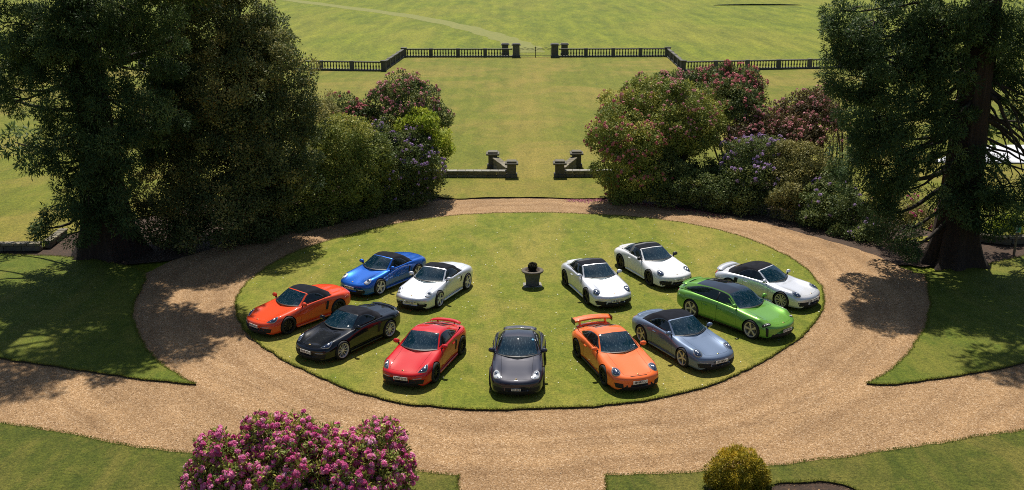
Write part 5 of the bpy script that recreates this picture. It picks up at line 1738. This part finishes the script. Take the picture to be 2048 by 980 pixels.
        # side sill line
        if c.get('side_intake'):
            drape('side_intake', dense([tuple(p) for p in c['side_intake']]), (0, s * .9, 0), (1, 0, 0), (0, 0, 1), (0, -s, 0), M['grille'], .005)
        # wipers
        V_, F_ = tube([(foot - .06, s * -.28 + .12, .90 * hs + .005), (foot - .07 - .06, s * -.28 + .52 * 1, .90 * hs + .02)], [.009, .007], 5)
    for y0, y1 in ((-.42, .12), (.10, .55)):
        pts = []
        for t_ in np.linspace(0, 1, 7):
            y = y0 + (y1 - y0) * t_
            xx = foot - .32 * (y / yb0) ** 2 - .035 - .05 * t_
            pts.append((xx, y, 0.886 * hs + .012 + .014 * t_ + (.06 if c['body'] == 'tay' else 0) * 0.55))
        V_, F_ = tube(pts, [.009] * 7, 5)
        mesh_obj('wiper', V_, F_, M['black_trim'], root)
    # front openings
    for nm, poly in c['intakes']:
        for s in ((-1, 1) if nm != 'c' else (1,)):
            pp = dense([(p[0] * s, max(p[1], .228)) for p in poly], 9)
            yc = sum(p[0] for p in poly) / len(poly) * s if nm != 'c' else 0
            it = drape('air_intake', pp, (nose, 0, 0), (0, 1, 0), (0, 0, 1), (-1, -.35 * (1 if yc > .2 else -1 if yc < -.2 else 0), 0), M['grille'], .005, smooth=True) if False else \
                drape('air_intake', pp, (nose, 0, 0), (0, 1, 0), (0, 0, 1), (-1, 0, 0), M['grille'], .005)
            zz = [p[1] for p in poly]
            ys = [p[0] * s for p in poly]
            nb = c.get('slats', 1)
            if c.get('vslats') and nm != 'c':
                for u in (.2, .4, .6, .8):
                    yy = min(ys) + (max(ys) - min(ys)) * u
                    drape('slat', dense([(-.012, min(zz) + .03), (.012, min(zz) + .03), (.012, max(zz) - .03), (-.012, max(zz) - .03)], 3), (nose, yy, 0), (0, 1, 0), (0, 0, 1), (-1, 0, 0), M['black_trim'], .018, 0, it, 2)
            else:
                for u in range(nb):
                    zc_ = min(zz) + (max(zz) - min(zz)) * (u + 1) / (nb + 1)
                    drape('slat', dense([(min(ys) + .035, zc_ - .007), (max(ys) - .035, zc_ - .007), (max(ys) - .035, zc_ + .007), (min(ys) + .035, zc_ + .007)], 4), (nose, 0, 0), (0, 1, 0), (0, 0, 1), (-1, 0, 0), M['black_trim'], .016, 0, it, 2)
    for nm, poly, mat in c.get('strips', ()):
        for s in (-1, 1):
            drape(nm, dense([(p[0] * s, p[1]) for p in poly]), (nose, 0, 0), (0, 1, 0), (0, 0, 1), (-1, 0, 0), M[mat], .010, .004)
    for s in (-1, 1):
        bm = bmesh.new()
        box(bm, ((ax_f + ax_r) / 2, s * .865 * ws, .165), (wb - 2 * Ra - .04, .06, .075), bevel=.02)
        bm_obj('side_sill', bm, c.get('sillmat', pm), root)
    # crest
    sh = [(-.032, .04), (.032, .04), (.034, 0), (.018, -.035), (0, -.048), (-.018, -.035), (-.034, 0)]
    xc = nose - .22
    cr = drape('crest', sh, (xc, 0, .6), (0, 1, 0), (.92, 0, .38), (-.38, 0, -.92), M['crest'], .006, .004, rings=2)
    drape('crest_field', [(a * .45, b * .45) for a, b in sh], (xc, 0, .6), (0, 1, 0), (.92, 0, .38), (-.38, 0, -.92), M['plate_ink'], .014, .002, cr, 2)
    # number plate
    pw, ph, pz, px = c.get('plate', (.51, .112, .42, 0))
    xs_ = [bvh.ray_cast(Vector((nose + 1, 0, pz + q * ph)), Vector((-1, 0, 0)))[0] for q in (-.55, 0, .55)]
    x0 = max([h_.x for h_ in xs_ if h_ is not None] or [nose]) + .016 + px
    bm = bmesh.new()
    box(bm, (x0, 0, pz), (.012, pw, ph), bevel=.003)
    pl = bm_obj('number_plate', bm, M['plate_white'], root)
    cu = bpy.data.curves.new('plate_text', 'FONT')
    cu.body = c['reg']
    cu.size = ph * .92
    cu.align_x = 'CENTER'
    cu.align_y = 'CENTER'
    cu.extrude = .0015
    cu.offset = .0015
    tmp = bpy.data.objects.new('plate_text', cu)
    COL.objects.link(tmp)
    dg = bpy.context.evaluated_depsgraph_get()
    me = bpy.data.meshes.new_from_object(tmp.evaluated_get(dg))
    bpy.data.objects.remove(tmp)
    bpy.data.curves.remove(cu)
    me.materials.clear()
    me.materials.append(M['plate_ink'])
    wtxt = max(v.co.x for v in me.vertices) - min(v.co.x for v in me.vertices)
    sc = min(1.0, pw * .90 / wtxt)
    me.transform(Matrix.Diagonal((sc, 1, 1, 1)))
    me.name = 'lettering'
    tx = bpy.data.objects.new('lettering', me)
    link(tx, pl)
    tx.matrix_local = Matrix.Translation((x0 + .0085, 0, pz)) @ Matrix(((0, 0, 1, 0), (1, 0, 0, 0), (0, 1, 0, 0), (0, 0, 0, 1)))
    for ex in c.get('extras', ()):
        ex(root, c, dict(bvh=bvh, drape=drape, dense=dense, oval=oval, nose=nose, tail=tail, pm=pm, ax_f=ax_f, ax_r=ax_r, CV=CV, foot=foot, head=head))
    bv.update(bv_save)
    return root

# optional pieces
def spoiler_lip(x, z, w_, h, ch_=.16, mat=None, rise=.0):
    def f(root, c, k):
        V, F = [], []
        ys = np.linspace(-w_, w_, 17)
        for y in ys:
            e = 1 - abs(y / w_) ** 3
            xx = x + .10 * (y / w_) ** 2
            for dx, dz in ((ch_ * .5, h * .55), (0, h), (-ch_ * .5, h * 1.15), (-ch_ * .5, h * .95), (0, h * .8), (ch_ * .5, h * .45)):
                V.append((xx + dx, y, z + dz * (.25 + .75 * e ** .5 if rise == 0 else 1)))
        n = len(ys)
        F = [(j * 6 + i, j * 6 + (i + 1) % 6, (j + 1) * 6 + (i + 1) % 6, (j + 1) * 6 + i) for j in range(n - 1) for i in range(6)]
        F += [tuple(range(6))[::-1], tuple(range((n - 1) * 6, n * 6))]
        sp = mesh_obj('spoiler', V, F, mat or k['pm'], root, True)
        for y in (-w_ * .55, w_ * .55):
            bm = bmesh.new()
            box(bm, (x, y, z + h * .35), (.07, .04, h * .9))
            bm_obj('spoiler_strut', bm, M['black_trim'], sp)
    return f

def vents(x0, x1, n, w_, z_=.0):
    def f(root, c, k):
        cvh = BVHTree.FromPolygons([Vector(v) for v in k['CV']], [(i * 27 + q, (i + 1) * 27 + q, (i + 1) * 27 + q + 1, i * 27 + q + 1) for i in range(len(k['CV']) // 27 - 1) for q in range(26)])
        for i in range(n):
            x = x0 + (x1 - x0) * (i + .5) / n
            wd = abs(x1 - x0) / n * .33
            k['drape']('engine_vent', k['dense']([(-wd, -w_), (wd, -w_), (wd, w_), (-wd, w_)], 5), (x, 0, 1.5), (1, 0, 0), (0, 1, 0), (0, 0, -1), M['grille'], .006, bv_=cvh)
    return f

def gt_wing(root, c, k):
    xw, zw = k['tail'] + .17, 1.00
    V, F = [], []
    ys = np.linspace(-.72, .72, 19)
    for y in ys:
        bow_ = .07 * (1 - (y / .72) ** 2)
        for dx, dz in ((.15, -.02), (.05, .015), (-.08, .045), (-.15, .065), (-.145, .05), (-.05, .012), (.06, -.02)):
            V.append((xw + dx - .02 * (y / .72) ** 2, y, zw + dz + bow_))
    F = [(j * 7 + i, j * 7 + (i + 1) % 7, (j + 1) * 7 + (i + 1) % 7, (j + 1) * 7 + i) for j in range(18) for i in range(7)]
    F += [tuple(range(7))[::-1], tuple(range(18 * 7, 19 * 7))]
    wg = mesh_obj('rear_wing', V, F, k['pm'], root, True)
    for s in (-1, 1):
        bm = bmesh.new()
        box(bm, (xw - .01, s * .732, zw + .005), (.36, .014, .19), bevel=.004)
        bm_obj('wing_end_plate', bm, M['black_trim'], wg)
        V_, F_ = [], []
        for (x, z) in ((xw + .16, .84), (xw - .02, .82), (xw - .06, zw + .03), (xw + .07, zw + .02)):
            for y in (-.02, .02):
                V_.append((x, s * .50 + y, z))
        mesh_obj('wing_strut', V_, [(0, 2, 4, 6), (1, 7, 5, 3), (0, 1, 3, 2), (2, 3, 5, 4), (4, 5, 7, 6), (6, 7, 1, 0)], k['pm'], wg)
        k['drape']('engine_vent', k['dense']([(-.10, -.13), (.06, -.10), (.08, .10), (-.10, .13)], 4), (k['tail'] + .42, s * .30, 1.3), (1, 0, 0), (0, 1, 0), (0, 0, -1), M['grille'], .012)
    ac = Acc()                                                # worn illegible lettering along the wing
    rg = random.Random(3)
    for i in range(24):
        if i in (15, 16):
            continue
        y = -.58 + 1.16 * i / 23
        bow_ = .07 * (1 - (y / .72) ** 2)
        hgt = .052
        for q in range(2):
            yy = y + (q - .5) * .024
            z_ = zw + .020 + bow_
            ac.add([(xw + .035, yy - .005, z_), (xw + .035, yy + .005, z_), (xw - .02, yy + .005, z_ + .018), (xw - .02, yy - .005, z_ + .018)], [(0, 1, 2, 3)])
    mesh_obj('lettering', ac.V, ac.F, M['wing_ink'], wg)
    spoiler_lip(k['tail'] + .22, .80, .66, .075)(root, c, k)

def stickers(lst):
    """small round windscreen stickers: y, height along the screen 0..1, radius, material"""
    def f(root, c, k):
        rowsn = len(k['CV']) // 27
        cvh = BVHTree.FromPolygons([Vector(v) for v in k['CV']], [(i * 27 + q, (i + 1) * 27 + q, (i + 1) * 27 + q + 1, i * 27 + q + 1) for i in range(rowsn - 1) for q in range(26)])
        for y, u, r_, mt in lst:
            x = k['foot'] + (k['head'] - k['foot']) * u - .30 * (y / .75) ** 2 * (1 - .8 * u)
            k['drape']('sticker', k['oval'](r_, r_ * .8, 12), (x, y, 1.1), (.8, 0, -.55), (0, 1, 0), (-.5, 0, -.86), M[mt], .006, 0, bv_=cvh, rings=2, rim=0)
    return f

def side_slats(root, c, k):
    pass

P = dict(
    orange=paint('lava_orange_paint', (0.76, 0.075, 0.022), 0.0, 0.4, 1.0, 0.12),
    blue=paint('cobalt_blue_metallic', (0.014, 0.115, 0.52), 0.5, 0.34),
    silver=paint('silver_metallic', (0.70, 0.72, 0.77), 0.45, 0.36),
    black=paint('jet_black_paint', (0.006, 0.008, 0.013), 0.0, 0.3, 1.0, 0.25),
    red=paint('guards_red_paint', (0.58, 0.014, 0.016), 0.0, 0.4, 1.0, 0.10),
    slate=paint('slate_grey_metallic', (0.026, 0.027, 0.042), 0.10, 0.42, 1.0, 0.2),
    gtorange=paint('pale_orange_paint', (0.84, 0.165, 0.036), 0.0, 0.42, 1.0, 0.08),
    bluegrey=paint('blue_grey_metallic', (0.135, 0.185, 0.28), 0.2, 0.38, 1.0, 0.12),
    silver2=paint('bright_silver_metallic', (0.70, 0.72, 0.77), 0.45, 0.36),
    white=paint('white_paint', (0.78, 0.79, 0.80), 0.0, 0.4),
    green=paint('lime_green_metallic', (0.16, 0.37, 0.065), 0.35, 0.34),
    silver3=paint('cool_silver_metallic', (0.70, 0.72, 0.77), 0.45, 0.36))

I718 = [('s', [(.27, .205), (.72, .215), (.76, .37), (.64, .39), (.28, .385)]), ('c', [(-.255, .20), (.255, .20), (.255, .35), (-.255, .35)])]
S718 = [('indicator_strip', [(.40, .408), (.68, .420), (.68, .442), (.40, .430)], 'lamp_clear')]
I987 = [('s', [(.33, .215), (.68, .22), (.71, .35), (.64, .385), (.33, .38)])]
S987 = [('fog_lamp', [(.42, .345), (.63, .348), (.63, .378), (.42, .375)], 'lamp_clear')]
I992 = [('s', [(.44, .215), (.76, .225), (.80, .37), (.74, .395), (.38, .375)]), ('c', [(-.42, .19), (.42, .19), (.34, .335), (-.34, .335)])]
S992 = [('indicator_strip', [(.50, .408), (.74, .416), (.74, .434), (.50, .426)], 'lamp_clear')]
IGTS = [('s', [(.38, .18), (.78, .20), (.81, .40), (.72, .425), (.34, .39)]), ('c', [(-.32, .175), (.32, .175), (.32, .345), (-.32, .345)])]
IGT3 = [('s', [(.54, .205), (.76, .22), (.80, .38), (.73, .40), (.56, .385)]), ('c', [(-.32, .195), (.32, .195), (.29, .345), (-.29, .345)]), ('v', [(.385, .205), (.45, .205), (.47, .33), (.42, .34)])]
ITUR = [('s', [(.43, .21), (.76, .225), (.80, .375), (.74, .40), (.39, .39)]), ('c', [(-.33, .19), (.33, .19), (.29, .34), (-.29, .34)])]
I996 = [('s', [(.40, .205), (.76, .215), (.78, .38), (.40, .37)]), ('c', [(-.36, .205), (.36, .205), (.36, .37), (-.36, .37)])]
ITAY = [('c', [(-.70, .18), (.70, .18), (.64, .335), (-.64, .335)])]
INT718 = [(-.70, .42), (-.60, .44), (-.68, .78), (-.80, .74)]
INT987 = [(-.68, .52), (-.62, .54), (-.70, .76), (-.78, .72)]

Y5, Y10, Y5W = (5, .034, .022, 0), (10, .014, .010, 0), (5, .042, .030, 0)
CARS = [
    dict(name='sports_car', label='orange-red roadster with a black fabric top, nearest the gravel edge on the left', x=-8.38, y=36.83, a=-129.5, body='718', cab='soft718', wb=2.475, fo=.955, ro=.95, paint=P['orange'],
         rim='black_rim', spokes=(10, .016, .012, 0), lamp='almond', intakes=I718, strips=S718, side_intake=INT718, sidewin=-.62, rearglass=(-.88, -1.12), reg='RK10 DAY'),
    dict(name='sports_car', label='metallic blue roadster with a navy fabric top and silver five-spoke wheels', x=-5.57, y=41.12, a=-125.2, body='718', cab='soft718', wb=2.415, fo=.945, ro=.95, paint=P['blue'],
         rim='silver_rim', spokes=Y5W, lamp='egg', egg_small=True, intakes=I987, strips=S987, side_intake=INT987, sidewin=-.62, rearglass=(-.88, -1.12), reg='MX55 AHL', wscale=.99),
    dict(name='sports_car', label='silver roadster with a navy fabric top beside the metallic blue one', x=-3.23, y=39.58, a=-115.1, body='718', cab='soft718', wb=2.415, fo=.945, ro=.95, paint=P['silver'],
         rim='silver_rim', spokes=Y5W, lamp='egg', egg_small=True, intakes=I987, strips=S987, side_intake=INT987, sidewin=-.62, rearglass=(-.88, -1.12), reg='C303 CZD', wscale=.99, plate=(.44, .10, .40, 0)),
    dict(name='sports_car', label='glossy black roadster with a black fabric top and silver ten-spoke wheels', x=-6.05, y=34.43, a=-125.3, body='718', cab='soft718', wb=2.475, fo=.955, ro=.95, paint=P['black'],
         rim='silver_rim', spokes=Y10, lamp='almond', intakes=I718, strips=S718, side_intake=INT718, sidewin=-.62, rearglass=(-.88, -1.12), reg='EK18 XYS',
         extras=[spoiler_lip(-2.02, .845, .62, .05), stickers([(.52, .12, .04, 'sticker_white')])], topmat=M['fabric_grey']),
    dict(name='sports_car', label='bright red coupe with a raised red rear spoiler and black wheels', x=-3.05, y=32.44, a=-107.9, body='718', cab='coupe718', wb=2.475, fo=.955, ro=.95, paint=P['red'],
         rim='black_rim', spokes=Y10, lamp='almond', intakes=I718, strips=S718, side_intake=INT718, sidewin=-1.02, bpillar=-.52, rearglass=(-.80, -1.45), reg='K900 OTS',
         extras=[spoiler_lip(-2.0, .86, .60, .10, .14), vents(-1.42, -1.75, 3, .36)]),
    dict(name='sports_car', label='dark slate-grey coupe parked alone at the front centre, facing the camera', x=0.20, y=31.78, a=-92.4, body='911', cab='coupe911', wb=2.35, fo=1.0, ro=1.05, paint=P['slate'],
         rim='silver_rim', spokes=Y5, lamp='egg', intakes=I996, sidewin=-.98, bpillar=-.62, rearglass=(-.75, -1.45), reg='W4 KHS', wscale=.985, plate=(.31, .085, .335, .01), cabx=-.02,
         extras=[spoiler_lip(-1.95, .83, .60, .055, .22), stickers([(.50, .90, .055, 'sticker_blue'), (.585, .91, .032, 'sticker_white')])]),
    dict(name='sports_car', label='orange coupe with a tall rear wing on struts', x=3.53, y=32.14, a=-73.0, body='911', cab='coupe911', wb=2.457, fo=1.035, ro=1.04, paint=P['gtorange'],
         rim='black_rim', spokes=Y10, lamp='round', intakes=IGT3, sidewin=-.98, bpillar=-.62, rearglass=(-.75, -1.45), reg='M44RC U', sillmat=M['black_trim'],
         extras=[gt_wing, vents(-1.50, -1.78, 2, .34), stickers([(.55, .90, .028, 'sticker_white'), (.56, .12, .03, 'sticker_white')]),
                 lambda root, c, k: k['drape']('bonnet_vent', k['dense']([(-.012, -.30), (.022, -.28), (.035, 0), (.022, .28), (-.012, .30), (.005, 0)], 3), (k['nose'] - .14, 0, .6), (.9, 0, .4), (0, 1, 0), (-.4, 0, -.9), M['grille'], .005, rings=2)]),
    dict(name='sports_car', label='blue-grey cabriolet with a black fabric top and pale five-spoke wheels', x=6.14, y=33.64, a=-62.3, body='911', cab='soft911', wb=2.45, fo=1.035, ro=1.035, paint=P['bluegrey'],
         rim='gold_rim', spokes=Y5, lamp='round', intakes=I992, strips=S992, sidewin=-.88, rearglass=(-1.12, -1.42), reg='K4 NKH', extras=[spoiler_lip(-2.0, .795, .58, .035, .20)]),
    dict(name='sports_car', label='silver targa with a black roof and dark wrap-round rear glass near the planter', x=3.51, y=39.85, a=-72.6, body='911', cab='targa', wb=2.45, fo=1.035, ro=1.035, paint=P['silver2'],
         rim='black_rim', spokes=Y5, lamp='round', intakes=I992, strips=S992, sidewin=-.88, reg='F8 BKF', plate=(.36, .10, .375, 0), extras=[spoiler_lip(-2.0, .79, .56, .03, .20)]),
    dict(name='sports_car', label='white targa with a black roof, black mirrors and large black front grilles', x=6.22, y=42.18, a=-66.6, body='911', cab='targa', wb=2.45, fo=1.035, ro=1.035, paint=P['white'],
         rim='black_rim', spokes=Y5W, lamp='round', intakes=IGTS, vslats=True, sidewin=-.88, reg='WT 2', mirmat=M['black_trim'], hoop=plain('grey_roll_hoop', (0.11, 0.115, 0.12), 0.4), extras=[spoiler_lip(-2.0, .79, .56, .03, .20)]),
    dict(name='estate_car', label='metallic green estate car with a dark glass roof, longest car on the lawn', x=8.70, y=36.36, a=-51.1, body='tay', cab='tay', wb=2.904, fo=.955, ro=1.10, paint=P['green'], wr=.365,
         rim='gold_rim', spokes=(5, .024, .018, .13), lamp='slim', intakes=ITAY, reg='OY70 UPD', plate=(.50, .108, .415, 0), mirz=1.06, track=.845, bow=.34, sillmat=M['black_trim'],
         extras=[spoiler_lip(-2.22, 1.10, .60, .06, .30)]),
    dict(name='sports_car', label='silver cabriolet with a white raised rear spoiler, beyond the green estate car', x=10.62, y=39.32, a=-45.8, body='911', cab='soft911', wb=2.45, fo=1.02, ro=1.03, paint=P['silver3'], wscale=1.012,
         rim='gold_rim', spokes=(10, .013, .010, .10), lamp='round', intakes=ITUR, sidewin=-.88, rearglass=(-1.12, -1.42), reg='S1 PT', topmat=M['fabric_grey'], lipmat=P['silver3'],
         side_intake=[(-1.02, .60), (-.86, .60), (-.84, .80), (-1.0, .80)], extras=[spoiler_lip(-2.0, .82, .66, .085, .30)]),
]
for c in CARS:
    build_car(c)
bpy.context.view_layer.update()
